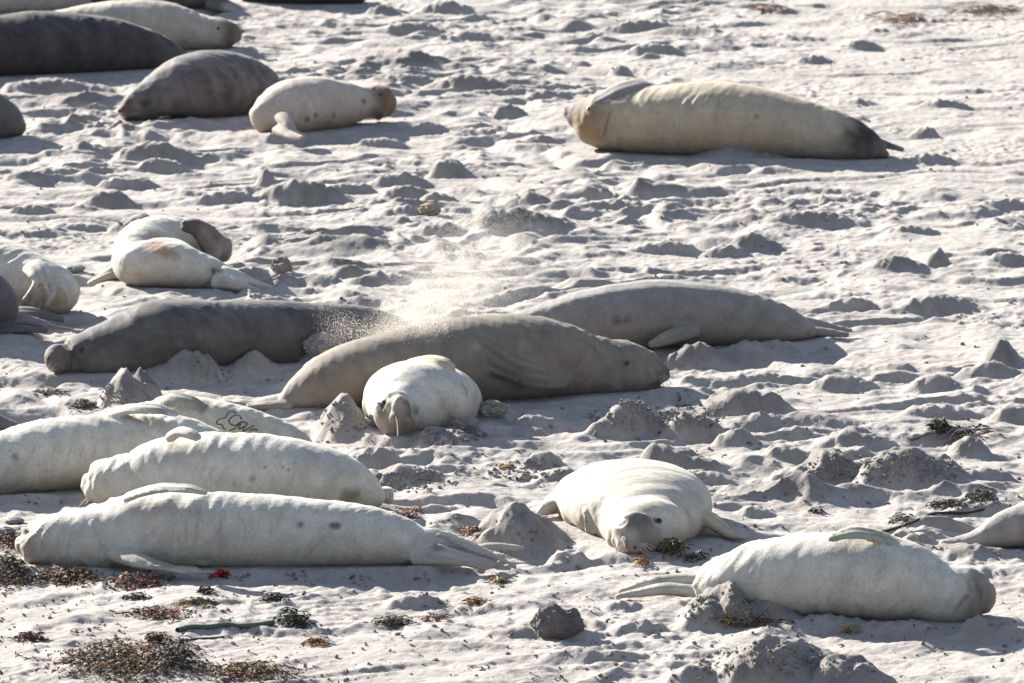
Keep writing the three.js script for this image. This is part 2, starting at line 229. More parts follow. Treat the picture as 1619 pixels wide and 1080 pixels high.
seal('pale pinkish seal with a dark brown head turned to the right', {
  base: [0.5, 0.41, 0.33], belly: [0.38, 0.28, 0.18], wr: 0.003,
  body: ends([480, 208], [[617, 168, -0.42, 15, 17], [604, 163, -0.4, 26, 28], [582, 161, -0.36, 24, 23], [548, 164, -0.28, 38, 34], [505, 165, -0.14, 50, 43], [455, 172, 0.02, 50, 44], [425, 182, 0.12, 34, 33], [410, 190, 0.16, 20, 22]]),
  extra: [
    flip([465, 216], [0.4, 0.4, 1], [[445, 185, 0.25, 12, 9], [456, 198, 0.36, 10, 8], [464, 212, 0.42, 9, 6], [482, 218, 0.46, 7, 4]], 0.015),
    flip([455, 218], [0, 1, 0.5], [[440, 205, 0.25, 12, 8], [462, 215, 0.42, 10, 5], [478, 219, 0.5, 7, 4]], 0.015),
  ],
  ends: [{ at: 0, w: 0.15, c: [0.2, 0.12, 0.065] }], spots: [[500, 182, 5, [0.12, 0.08, 0.05]], [487, 190, 6, [0.16, 0.11, 0.06]], [530, 183, 4, [0.12, 0.08, 0.05]], [575, 160, 5, [0.12, 0.08, 0.06]], [520, 196, 7, [0.25, 0.17, 0.09]], [445, 212, 8, [0.2, 0.14, 0.07]]], eyes: [[602, 150, 0.013, 4]],
});
seal('grey-brown seal with muzzle on the sand pointing left, beside the pale pinkish seal', {
  base: [0.135, 0.112, 0.106], mott: 0.55, wr: 0.003,
  body: ends([310, 188], [[195, 179, 0.22, 12, 13], [206, 172, 0.2, 21, 20], [227, 162, 0.16, 29, 27], [254, 150, 0.08, 39, 36], [292, 138, 0, 54, 51], [340, 134, -0.12, 58, 54], [385, 138, -0.25, 50, 49], [418, 146, -0.34, 37, 38], [434, 152, -0.4, 22, 24]]),
  ends: [{ at: 0, w: 0.05, c: [0.1, 0.065, 0.05] }], spots: [[235, 165, 10, [0.06, 0.05, 0.055]], [228, 168, 8, [0.05, 0.045, 0.05]], [190, 186, 7, [0.3, 0.2, 0.12]]], eyes: [[229, 163, 0.014, 4]], nostrils: [[188, 176, 3]], folds: [[192, 188, 220, 183, 1]], whiskers: [[196, 184, -1]],
});
seal('big blackish seal cut by the left edge, in front of a pale brown-nosed seal', { head: null,
  base: [0.055, 0.044, 0.043], mott: 0.5, wr: 0.003,
  body: side([-160, 126, 310, 106], 1.12, [[-240, 60, 136], [-160, 40, 135], [-80, 30, 130], [0, 24, 125], [67, 17, 121], [133, 22, 118], [183, 30, 115], [233, 46, 112], [267, 64, 109], [290, 82, 105], [302, 92, 102]]),
});
seal('pale grey-white seal with a brown nose pointing right, behind the big blackish seal', { head: 1,
  base: [0.46, 0.4, 0.32], belly: [0.36, 0.28, 0.18], wr: 0.003,
  body: side([60, 82, 383, 78], 1.12, [[20, 30, 76], [113, 13, 80], [150, 6, 81], [200, 1, 82], [250, 2, 82], [283, 10, 82], [307, 21, 82], [330, 26, 80], [352, 30, 78], [368, 37, 72], [376, 45, 66]]),
  ends: [{ at: 1, w: 0.07, c: [0.14, 0.1, 0.065] }], eyes: [[345, 45, 0.013, 4]], nostrils: [[384, 50, 3]], folds: [[382, 62, 365, 66, 1]], whiskers: [[372, 66, 1]],
});
seal('whitish seal cut by the top left corner, seen above the big blackish seal', {
  base: [0.4, 0.36, 0.32], body: side([-100, 26, 215, 10], 1.12, [[-180, -30, 26], [-100, -32, 27], [-20, -30, 26], [60, -32, 23], [120, -30, 19], [190, -24, 15], [212, -12, 9]]),
});
seal('dark seal cut by the top edge with pale hind flippers trailing right', {
  base: [0.1, 0.085, 0.075], body: side([200, 14, 350, 16], 1.12, [[110, -60, 8], [200, -66, 11], [260, -62, 14], [305, -45, 16], [330, -25, 17], [342, -14, 16]]),
  extra: [flip([360, 18], [0, 1, 0.4], [[330, -4, 0, 16, 8], [355, 6, 0.05, 13, 6], [378, 15, 0.08, 9, 4], [396, 20, 0.08, 5, 3]], 0.015), flip([360, 18], [0, 1, 0.4], [[330, 5, 0.1, 14, 7], [352, 12, 0.12, 11, 5], [382, 20, 0.12, 6, 3]], 0.015)],
  spots: [[365, 11, 16, [0.4, 0.33, 0.26]], [385, 18, 14, [0.4, 0.33, 0.26]]],
});
seal('blackish seal along the top edge, only the underside in view right of the pale flippers', {
  base: [0.05, 0.05, 0.056], body: side([350, 2, 570, 8], 1.12, [[380, -40, 0], [420, -75, 5], [470, -85, 8], [520, -72, 9], [555, -45, 8], [575, -22, 5]]),
});
seal('dark grey rump of a seal at the left edge, on sand below the blackish seal', {
  base: [0.12, 0.11, 0.105], mott: 0.25, body: side([-200, 226, 40, 218], 1.12, [[-230, 135, 226], [-130, 122, 227], [-60, 130, 226], [-15, 146, 224], [8, 160, 222], [24, 178, 220], [33, 192, 216]]),
});
seal('curled white seal with a tan patch on its flank and trailing hind flippers', { head: null,
  base: [0.6, 0.55, 0.46], belly: [0.46, 0.42, 0.31], wr: 0.003, cell: 0.012,
  body: ends([270, 452], [[358, 395, -0.5, 16, 19], [345, 393, -0.5, 22, 24], [318, 388, -0.47, 34, 33], [285, 384, -0.4, 44, 40], [250, 385, -0.28, 50, 44], [226, 398, -0.1, 48, 46], [224, 416, 0.04, 42, 38], [250, 421, 0.1, 36, 33], [290, 424, 0.14, 32, 31], [330, 431, 0.16, 26, 26], [360, 439, 0.17, 17, 18]]),
  extra: [
    { ell: [262, 402, 0.0, 46, 26, 60], g: [270, 452], k: 0.09 },
    flip([300, 450], [-0.1, 0.6, 0.8], [[345, 400, -0.18, 22, 12], [328, 375, -0.15, 20, 10], [308, 360, -0.1, 16, 9], [290, 357, -0.06, 11, 7]], 0.012, [0.2, 0.15, 0.125]),
    flip([150, 446], [0.3, 1, 0.3], [[195, 425, -0.1, 16, 10], [175, 434, 0, 14, 7], [155, 442, 0.02, 10, 5], [140, 449, 0.02, 5, 3]], 0.02),
    flip([390, 458], [0, 0.7, 0.8], [[340, 444, 0.16, 14, 10], [370, 449, 0.2, 10, 7], [397, 456, 0.22, 6, 4], [414, 461, 0.22, 3, 2.5]], 0.03),
    flip([390, 458], [0, 1, 0.5], [[350, 430, 0.1, 13, 10], [380, 438, 0.14, 11, 6], [415, 451, 0.14, 7, 4], [448, 461, 0.14, 3, 2.5]], 0.03),
  ],
  ends: [{ at: 0, w: 0.1, c: [0.3, 0.24, 0.2] }],
  spots: [[240, 374, 15, [0.5, 0.34, 0.23]], [243, 386, 17, [0.46, 0.3, 0.195]], [254, 394, 17, [0.45, 0.29, 0.18]], [266, 400, 14, [0.45, 0.29, 0.18]], [278, 404, 9, [0.47, 0.32, 0.21]], [325, 375, 20, [0.3, 0.22, 0.17]], [305, 361, 18, [0.12, 0.09, 0.08]], [290, 356, 12, [0.1, 0.08, 0.07]], [338, 390, 15, [0.34, 0.26, 0.21]], [345, 426, 8, [0.14, 0.12, 0.1]], [338, 428, 6, [0.12, 0.1, 0.09]], [222, 440, 12, [0.42, 0.34, 0.27]]],
  folds: [[330, 422, 352, 430, 1], [340, 440, 358, 446]],
});
seal('white seal at the left edge, long flipper digits spread over its side', { head: null,
  base: [0.58, 0.53, 0.44], belly: [0.5, 0.42, 0.3], wr: 0.003, cell: 0.011,
  body: ends([70, 496], [[-130, 388, -0.4, 50], [-70, 398, -0.35, 50], [-20, 414, -0.25, 46], [28, 434, -0.1, 43], [62, 449, 0, 41], [88, 461, 0.06, 38], [101, 470, 0.1, 30]]),
  extra: [
    flip([70, 496], [0.1, 0.5, 1], [[52, 420, 0.1, 18, 9], [62, 432, 0.2, 18, 8], [68, 445, 0.25, 14, 6]], 0.02),
    flip([70, 496], [0.1, 0.4, 1], [[74, 428, 0.18, 6, 5], [81, 446, 0.26, 5, 4.5], [85, 463, 0.28, 4.5, 4], [76, 478, 0.29, 4, 4], [72, 486, 0.29, 3, 3]], 0.008),
    flip([70, 496], [0.1, 0.4, 1], [[66, 434, 0.2, 5, 5], [72, 452, 0.27, 4.5, 4], [77, 466, 0.28, 3.5, 3]], 0.008),
    flip([70, 496], [0.1, 0.4, 1], [[60, 438, 0.2, 5, 5], [52, 455, 0.27, 4.5, 4], [40, 474, 0.28, 5, 4], [28, 486, 0.28, 4, 4]], 0.008),
    flip([70, 496], [0.1, 0.4, 1], [[62, 440, 0.2, 5, 5], [55, 462, 0.27, 4, 4], [50, 484, 0.28, 3.5, 3]], 0.008),
    flip([70, 496], [0.1, 0.4, 1], [[68, 470, 0.26, 3, 3], [63, 484, 0.27, 3, 3], [59, 491, 0.28, 2.5, 2.5]], 0.008),
  ],
  spots: [[58, 462, 8, [0.36, 0.3, 0.3]], [50, 470, 8, [0.24, 0.19, 0.18]], [98, 478, 16, [0.52, 0.4, 0.22]], [104, 466, 14, [0.5, 0.42, 0.28]], [65, 475, 9, [0.22, 0.16, 0.12]], [40, 480, 8, [0.36, 0.28, 0.24]]], folds: [[99, 458, 94, 488], [102, 462, 110, 488]],
});
seal('dark grey hind flippers at the left edge, below the seal with spread digits', { head: null,
  base: [0.11, 0.1, 0.098], body: side([-120, 530, 20, 527], 1.1, [[-160, 400, 540], [-100, 405, 536], [-55, 412, 532], [-22, 428, 529], [-2, 452, 527], [10, 480, 526], [18, 500, 525]]),
  extra: [flip([60, 522], [0, 0.8, 0.7], [[-10, 506, 0.1, 14, 10], [30, 505, 0.14, 10, 8], [62, 511, 0.16, 8, 6], [90, 519, 0.16, 5, 4], [116, 522, 0.16, 3, 3]], 0.015, [0.24, 0.21, 0.2]), flip([60, 512], [0, 1, 0.5], [[-10, 500, 0, 18, 7], [30, 494, 0, 16, 5], [70, 497, 0, 12, 5], [100, 506, 0, 7, 4]], 0.015), flip([60, 524], [0, 1, 0.5], [[-10, 520, 0.15, 14, 8], [30, 520, 0.18, 10, 6], [75, 523, 0.18, 6, 4]], 0.015)],
  spots: [[40, 508, 16, [0.26, 0.22, 0.21]], [70, 513, 12, [0.26, 0.22, 0.21]], [35, 493, 16, [0.22, 0.19, 0.17]]],
});
seal('sandy grey tail end of a seal, cut by the right edge of the picture', { head: null,
  base: [0.33, 0.29, 0.255], belly: [0.24, 0.2, 0.15], mott: 0.15, body: side([1486, 871, 1760, 866], 1.1, [[1490, 855, 871], [1522, 847, 872], [1553, 834, 871], [1583, 812, 867], [1619, 796, 865], [1680, 772, 866], [1760, 756, 867], [1830, 760, 868]]),
  extra: [flip([1500, 862], [0.1, 1, 0.3], [[1540, 850, -0.05, 12, 8], [1515, 856, -0.08, 12, 5], [1490, 858, -0.1, 10, 4], [1478, 858, -0.1, 6, 3]], 0.02)],
});
seal('dark pointed flipper of a seal at the left edge, just above the wrinkled white seal', { head: null,
  base: [0.14, 0.13, 0.13], body: side([-90, 686, 40, 682], 1.4, [[-150, 615, 690], [-90, 630, 690], [-40, 645, 687], [-5, 655, 683], [18, 664, 680], [34, 671, 678]]),
});

// spines: centres, frames and radii sampled along every sweep
function sweep(st, up, per = 9) {
  const n = (st.length - 1) * per + 1, cv = new THREE.CatmullRomCurve3(st.map((s) => s.p), false, 'centripetal'), U0 = up ? new THREE.Vector3(...up).normalize() : new THREE.Vector3(0, 1, 0);
  const P = [], T = [], A = new Float32Array(n), B = new Float32Array(n), cr = (f, t) => {
    const i = Math.min(st.length - 2, Math.floor(t)), u = t - i, g = (k) => f(st[Math.max(0, Math.min(st.length - 1, k))]), p0 = g(i - 1), p1 = g(i), p2 = g(i + 1), p3 = g(i + 2);
    return Math.max(0.002, 0.5 * (2 * p1 + (p2 - p0) * u + (2 * p0 - 5 * p1 + 4 * p2 - p3) * u * u + (3 * p1 - p0 - 3 * p2 + p3) * u * u * u));
  };
  for (let i = 0; i < n; i++) { P.push(cv.getPoint(i / (n - 1))); A[i] = cr((s) => s.a, i / per); B[i] = cr((s) => s.b, i / per); }
  const L = [0]; for (let i = 1; i < n; i++) L.push(L[i - 1] + P[i].distanceTo(P[i - 1]));
  const S = [], V = [];
  for (let i = 0; i < n; i++) {
    const t = P[Math.min(n - 1, i + 1)].clone().sub(P[Math.max(0, i - 1)]).normalize(); T.push(t);
    const s = t.clone().cross(U0).normalize(); S.push(s); V.push(s.clone().cross(t));
  }
  return { n, P, T, S, V, A, B, L };
}
for (const s of SEALS) {
  s.prims = [{ ...sweep(s.body), k: 0.03 }];
  for (const e of s.extra) {
    if (e.ell) { const [x, y, dz, rx, ry, rz] = e.ell, z0 = atH(e.g[0], e.g[1], 0).z, c = atZ(x, y, z0 + dz), q = scaleAt(c); s.prims.push({ ell: true, c, r: [rx / q, ry / q, rz / q], k: e.k, sub: e.sub }); }
    else s.prims.push({ ...sweep(e.st, e.up, 7), k: e.k, c: e.c, flip: true });
  }
}

// ---------------------------------------------------------------- the beach: one sheet of sand out to the horizon
// mounds dug or kicked up on it: [x, peak, foot, width left, width right, sharpness]
const MOUNDS = [
  [240, 213, 252, 60, 85, .7], [245, 243, 268, 32, 48, .5], [128, 219, 246, 45, 40, .3], [80, 117, 148, 80, 85, .3], [158, 174, 190, 45, 45, .3], [178, 289, 322, 48, 36, .6], [50, 318, 336, 48, 34, .4],
  [420, 257, 292, 14, 18, .8], [468, 270, 314, 62, 78, .5], [365, 293, 316, 48, 44, .3], [228, 330, 366, 60, 40, .6], [250, 184, 202, 30, 34, .6], [298, 183, 200, 24, 40, .6], [190, 276, 292, 40, 60, .2], [130, 350, 364, 60, 50, .2], [90, 262, 276, 40, 50, .2],
  [604, 0, 24, 28, 30, .6], [705, -4, 20, 42, 44, .5], [655, 30, 52, 66, 50, .2], [705, 54, 64, 22, 22, .3], [742, 110, 142, 62, 58, .3], [645, 112, 134, 60, 48, .2], [800, 156, 182, 22, 32, .8], [680, 189, 206, 30, 30, .5], [710, 242, 272, 34, 30, .4],
  [640, 268, 288, 52, 44, .3], [642, 286, 308, 32, 40, .4], [838, 297, 328, 32, 44, .5], [808, 318, 368, 92, 100, .35], [640, 320, 342, 40, 30, .5], [980, 96, 116, 17, 22, .9], [1010, 26, 44, 52, 50, .2], [915, 91, 103, 16, 16, .5], [858, 209, 226, 32, 30, .3], [700, 345, 372, 50, 40, .3],
  [922, 309, 324, 14, 18, .8], [975, 312, 334, 84, 60, .2], [905, 290, 301, 30, 30, .3], [870, 140, 152, 36, 36, .2], [1030, 64, 82, 40, 50, .3], [560, 285, 300, 50, 40, .2], [600, 215, 228, 40, 50, .2], [760, 200, 212, 50, 40, .2], [690, 300, 316, 30, 30, .2],
  [1362, 58, 76, 34, 34, .3], [1388, 41, 53, 16, 18, .5], [1290, 84, 98, 30, 28, .2], [1160, 216, 256, 50, 78, .5], [1465, 194, 217, 24, 24, .6], [1355, 153, 168, 30, 34, .2], [1490, 152, 172, 42, 40, .2], [1470, 236, 260, 50, 44, .3], [1268, 326, 356, 58, 90, .2],
  [1190, 361, 394, 42, 40, .7], [1150, 385, 400, 44, 40, .2], [1412, 404, 432, 50, 66, .6], [1480, 464, 492, 72, 84, .3], [1482, 390, 418, 24, 26, .4], [1590, 400, 420, 40, 60, .3], [1600, 310, 330, 60, 60, .2], [1440, 355, 368, 40, 50, .2], [1050, 380, 394, 60, 60, .15], [1350, 470, 484, 50, 40, .15],
  [1580, 533, 578, 32, 42, .8], [1562, 573, 598, 50, 60, .3], [1318, 593, 613, 34, 84, .3], [1478, 591, 616, 48, 52, .4], [1185, 616, 654, 92, 80, .2], [995, 633, 684, 62, 66, .25], [1088, 648, 690, 50, 60, .3], [1205, 654, 677, 50, 52, .4], [1165, 678, 702, 36, 38, .3],
  [1036, 697, 747, 36, 110, .3], [1100, 744, 764, 55, 82, .2], [1368, 672, 706, 90, 24, .3], [1305, 704, 760, 60, 70, .3], [1430, 708, 770, 90, 130, .2], [1530, 686, 722, 38, 42, .5], [1238, 703, 732, 46, 50, .3], [1260, 742, 760, 60, 40, .2], [1390, 690, 706, 40, 40, .3],
  [772, 634, 668, 30, 42, .6], [545, 620, 684, 56, 40, .4], [510, 527, 582, 34, 40, .3], [200, 576, 640, 42, 62, .9], [222, 585, 635, 20, 40, .7], [310, 554, 596, 95, 40, .6], [598, 706, 732, 70, 40, .15], [640, 736, 770, 66, 66, .2], [700, 672, 704, 56, 60, .15], [810, 788, 870, 78, 90, .85], [895, 868, 884, 40, 40, .3],
  [1150, 912, 990, 66, 62, .7], [1215, 945, 985, 50, 60, .3], [1215, 1002, 1092, 100, 170, .25], [1340, 1040, 1100, 80, 90, .2], [1548, 972, 1008, 42, 48, .5], [1440, 985, 1003, 90, 70, .15], [1600, 985, 1010, 40, 60, .2], [1120, 960, 992, 60, 40, .3], [1100, 1050, 1085, 60, 60, .2],
  [1452, 842, 866, 36, 40, .3], [1180, 540, 572, 60, 60, .2], [1100, 540, 580, 60, 60, .2], [600, 430, 452, 60, 50, .2], [445, 408, 434, 20, 20, .7], [400, 556, 588, 40, 46, .3], [900, 560, 570, 20, 20, .2], [1225, 540, 556, 40, 60, .15], [1440, 835, 850, 40, 80, .2],
  [660, 940, 956, 60, 50, .15], [430, 885, 900, 36, 44, .4], [1010, 980, 1000, 60, 50, .2], [985, 950, 968, 40, 50, .2], [760, 850, 866, 40, 36, .3], [600, 830, 846, 30, 30, .3], [890, 740, 756, 44, 50, .3], [860, 715, 733, 40, 44, .2], [1080, 868, 886, 50, 60, .3], [1300, 975, 992, 60, 80, .15],
  [650, 640, 670, 20, 16, .2], [720, 690, 706, 60, 40, .2], [1060, 615, 634, 50, 50, .2], [840, 655, 672, 40, 60, .2], [1480, 640, 656, 60, 60, .2], [1600, 640, 664, 40, 50, .2], [1200, 590, 606, 60, 60, .2], [1560, 740, 760, 50, 60, .3], [1190, 800, 816, 30, 40, .2],
].map(([x, pk, ft, wl, wr, sh], i) => {
  const s0 = scaleAt(atH(x, ft, 0)), far = sm(450, 330, ft), Hm = Math.max(0.03, (ft - pk) / s0 / 1.13) * (1 - 0.24 * far) * (1 - 0.08 * sh) * 0.93, cz = atH(x, ft - Hm * 0.62 * s0 * 0.175, 0);
  return { x: cz.x, z: cz.z, h: Hm, wl: wl / s0 * (1 + 0.2 * far), wr: wr / s0 * (1 + 0.2 * far), wf: Hm * 0.9 + 0.02, wb: Hm * 1.5 + 0.35 * (wl + wr) / s0, sh: sh * (1 - 0.55 * far) * 0.75, i };
});
function lumps(x, z, zone, calm) {
  const wx = x + 0.22 * n2(x * 1.3 + 40, z * 1.1), wz = z + 0.26 * n2(x * 1.1 + 9, z * 0.9 + 70) + 0.2 * x;
  const r1 = Math.max(0, 1 - Math.abs(n2(wx * 0.85, wz * 1.05)) * 2.6), r2 = Math.max(0, 1 - Math.abs(n2(wx * 1.9 + 17, wz * 2.3 + 5)) * 2.6);
  const pa = sm(-0.3, 0.35, n2(x * 0.9 + 33, z * 0.55 + 8)), pb = sm(-0.25, 0.35, n2(x * 1.1 + 77, z * 0.6 + 44));
  let h = zone * (0.036 * r1 * r1 + 0.03 * r2 * r2 * (0.3 + pa));
  h += (0.15 + zone) * 0.18 * Math.max(0, n2(wx * 1.5 + 60, wz * 1.7 + 20) - 0.16);
  h += (0.3 + zone) * 0.125 * pb * Math.max(0, n2(wx * 3.3 + 21, wz * 3.9 + 37) - 0.1);
  h += (0.25 + zone) * 0.06 * pa * Math.max(0, n2(wx * 7 + 51, wz * 8 + 7) - 0.1);
  h -= 0.07 * Math.max(0, n2(wx * 2.4 + 80, wz * 2.4 + 14) - 0.2);
  const vx = wx + 0.25 * n2(x * 2.3 + 3, z * 2.1), vz = wz + 0.22 * n2(x * 2.2 + 51, z * 1.9 + 8) + 0.1 * n2(x * 5 + 7, z * 4.4);
  h += 0.014 * n2(vx * 1.3, vz * 2.3) + 0.016 * n2(vx * 2.8 + 30, vz * 3.8) * (0.4 + pa) + 0.009 * n2(vx * 5.5 + 9, vz * 8.5) * (0.3 + pb);
  const tr = n2(wx * 0.55 + 19, wz * 1.1 + 71); h -= 0.022 * sm(0.1, 0.0, Math.abs(tr)) - 0.012 * sm(0.08, 0.0, Math.abs(Math.abs(tr) - 0.13));   // drag trails
  return h * calm - 0.028 * calm;
}
function crumbly(x, z) {                                             // patches of kicked-up, crumbly sand and streaks drawn by the wind
  const k = sm(0.0, 0.4, n2(x * 0.8 + 14, z * 0.7 + 61) + 0.12), q = sm(0.05, 0.35, n2(x * 0.5 + 91, z * 0.8 + 12));
  return k * (0.03 * Math.max(0, n2(x * 11 + 5, z * 10) - 0.05) + 0.02 * Math.max(0, n2(x * 21, z * 19 + 8) - 0.05)) + q * 0.006 * n2((x * 0.25 + z) * 9, (z - 0.25 * x) * 2 + x * 1.2);
}
function baseSand(x, z) {
  const zone = (0.34 + 0.85 * sm(-0.2, 0.45, n2(x * 0.35 + 11, z * 0.22 + 5) + 0.06)) * mix(1, 0.72, sm(0, 3, x)) * mix(1, 0.8, sm(-8, -18, z)), calm = mix(1, 0.5, sm(-0.2, 1.4, z));   // the strip nearest the camera is flatter
  const h0 = lumps(x, z, zone, calm);                                  // wind and flippers leave the near sides steep
  return 0.03 * n2(x * 0.3, z * 0.2) + 0.03 * n2(x * 0.9 + 3, z * 0.6) + lumps(x + 0.5 * h0, z - 1.0 * (h0 + 0.03), zone, calm) * mix(1.05, 0.6, sm(0.3, 2.6, x) * sm(-6, -14, z)) + 0.008 * n2(x * 7, z * 6.5) * zone + 0.0045 * n2(x * 15, z * 14) + crumbly(x, z);
}
const grit = (x, z) => 0.0055 * n2(x * 31, z * 29) + 0.003 * n2(x * 60, z * 55);
function axis(lo, hi, step, far) {
  const a = []; let v = lo; while (v < hi) { a.push(v); v += step(v); } a.push(hi);
  const out = [...a]; let d = step(lo); for (let q = lo, k = 0; q > -far; k++) { d *= 1.5; q -= d; out.unshift(q); }
  d = step(hi); for (let q = hi; q < far;) { d *= 1.5; q += d; out.push(q); }
  return Float64Array.from(out);
}
const XS = axis(-4.75, 4.75, () => 0.0152, 2600), ZS = axis(-25.5, 4.3, (z) => mix(0.028, 0.0165, sm(-24, 4, z)), 2600), NX = XS.length, NZ = ZS.length;
const HT = new Float32Array(NX * NZ), TINT = new Float32Array(NX * NZ).fill(1), MASK = new Float32Array(NX * NZ);
const lower = (A, v) => { let a = 0, b = A.length - 1; while (a < b) { const m = (a + b) >> 1; if (A[m] < v) a = m + 1; else b = m; } return a; };
function stamp(x0, x1, z0, z1, fn) {
  const i0 = lower(XS, x0), i1 = lower(XS, x1), j0 = lower(ZS, z0), j1 = lower(ZS, z1);
  for (let j = j0; j <= j1; j++) for (let i = i0; i <= i1; i++) fn(j * NX + i, XS[i], ZS[j]);
}
for (const s of SEALS) {                                               // where a body presses the sand flat
  const q = s.prims[0];
  for (let k = 0; k < q.n; k += 2) {
    const p = q.P[k], a = Math.max(q.A[k], 0.06), R = a * 1.55 + 0.05;
    if (p.y - q.B[k] > 0.16) continue;
    stamp(p.x - R, p.x + R, p.z - R, p.z + R, (o, x, z) => { const d = Math.hypot(x - p.x, z - p.z), m = 1 - sm(a * 0.95, R, d); if (m > MASK[o]) MASK[o] = m; });
  }
}
for (let j = 0; j < NZ; j++) for (let i = 0; i < NX; i++) {
  const o = j * NX + i, x = XS[i], z = ZS[j], m = MASK[o], near = Math.abs(x) < 12 && z > -60 && z < 12;
  const b = baseSand(x, z);
  HT[o] = b * (1 - m) + 0.018 * m + 0.05 * m * (1 - m) * (1 + 2 * n2(x * 5, z * 5)) + (near ? grit(x, z) : 0);
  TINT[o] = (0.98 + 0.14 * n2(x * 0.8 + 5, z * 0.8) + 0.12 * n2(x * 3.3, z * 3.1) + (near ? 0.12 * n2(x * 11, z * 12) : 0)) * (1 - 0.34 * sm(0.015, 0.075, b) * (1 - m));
}
for (const m of MOUNDS) {
  const wx = Math.max(m.wl, m.wr) * 1.35, wz = Math.max(m.wf, m.wb) * 1.35;
  stamp(m.x - wx, m.x + wx, m.z - wz, m.z + wz, (o, x, z) => {
    const dx = (x - m.x), dz = (z - m.z), u = dx / (dx < 0 ? m.wl : m.wr), v = dz / (dz < 0 ? m.wb : m.wf);
    const wob = 0.2 * n2(x * 4 + m.i * 13, z * 4) + 0.12 * n2(x * 10 + m.i * 7, z * 9), r = Math.hypot(u, v) * (1 + wob) + wob * 0.35;
    if (r > 1.3) return;
    const cone = Math.max(0, 1 - r), f = r < 1 ? (1 - r * r) ** 1.5 : 0, c = r < 1 ? cone * (1 + 0.25 * r) : 0, g = mix(f, c, m.sh) + 0.07 * (1 - sm(0.7, 1.3, r));
    HT[o] = HT[o] * (1 - 0.8 * Math.min(1, 1.6 * g)) + m.h * g * (1 + 0.22 * n2(x * 9 + 3, z * 8)) + 0.024 * sm(0.1, 0.5, g) * (n2(x * 22, z * 20) + 0.6 * Math.abs(n2(x * 40, z * 38)));
    const moist = (0.34 + 0.2 * n2(x * 5, z * 5)) * sm(0.0, 0.5, g) * sm(0.03, 0.13, m.h); TINT[o] *= 1 - moist;
  });
}
function ground(x, z) {
  const i = Math.max(0, Math.min(NX - 2, lower(XS, x) - 1)), j = Math.max(0, Math.min(NZ - 2, lower(ZS, z) - 1)), u = (x - XS[i]) / (XS[i + 1] - XS[i]), v = (z - ZS[j]) / (ZS[j + 1] - ZS[j]), o = j * NX + i;
  return mix(mix(HT[o], HT[o + 1], u), mix(HT[o + NX], HT[o + NX + 1], u), v);
}
function onSand(px, py) {                                              // first point of the sand along a ray
  const r = ray(px, py); let a = (0.6 - CAM.y) / r.y; const p = new THREE.Vector3();
  for (let k = 0; k < 400; k++) { p.copy(r).multiplyScalar(a).add(CAM); const d = p.y - ground(p.x, p.z); if (d < 0.002) break; a += Math.max(0.003, d * 0.8); }
  p.y = ground(p.x, p.z); return p;
}
{
  const pos = new Float32Array(NX * NZ * 3), uv = new Float32Array(NX * NZ * 2), col = new Float32Array(NX * NZ * 3), idx = new Uint32Array((NX - 1) * (NZ - 1) * 6);
  for (let j = 0, o = 0; j < NZ; j++) for (let i = 0; i < NX; i++, o++) {
    const x = XS[i], z = ZS[j], t = TINT[o];
    pos[3 * o] = x; pos[3 * o + 1] = HT[o]; pos[3 * o + 2] = z; uv[2 * o] = x / 1.7; uv[2 * o + 1] = z / 1.7;
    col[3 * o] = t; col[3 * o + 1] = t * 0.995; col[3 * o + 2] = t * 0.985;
  }
  let c = 0;
  for (let j = 0; j < NZ - 1; j++) for (let i = 0; i < NX - 1; i++) { const a = j * NX + i, b = a + 1, d = a + NX, e = d + 1; idx[c++] = a; idx[c++] = d; idx[c++] = b; idx[c++] = b; idx[c++] = d; idx[c++] = e; }
  const g = new THREE.BufferGeometry();
  g.setAttribute('position', new THREE.BufferAttribute(pos, 3)); g.setAttribute('uv', new THREE.BufferAttribute(uv, 2)); g.setAttribute('color', new THREE.BufferAttribute(col, 3));
  g.setIndex(new THREE.BufferAttribute(idx, 1)); g.computeVertexNormals();
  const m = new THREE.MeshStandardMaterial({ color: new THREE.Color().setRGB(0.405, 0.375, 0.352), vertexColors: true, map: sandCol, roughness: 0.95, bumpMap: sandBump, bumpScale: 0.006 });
  m.name = 'sand';
  const s = mesh('sandy_beach', g, m, scene); s.userData.kind = 'structure';
  s.userData.label = 'pale grey sand churned into mounds, hollows and tracks all over the beach';
}

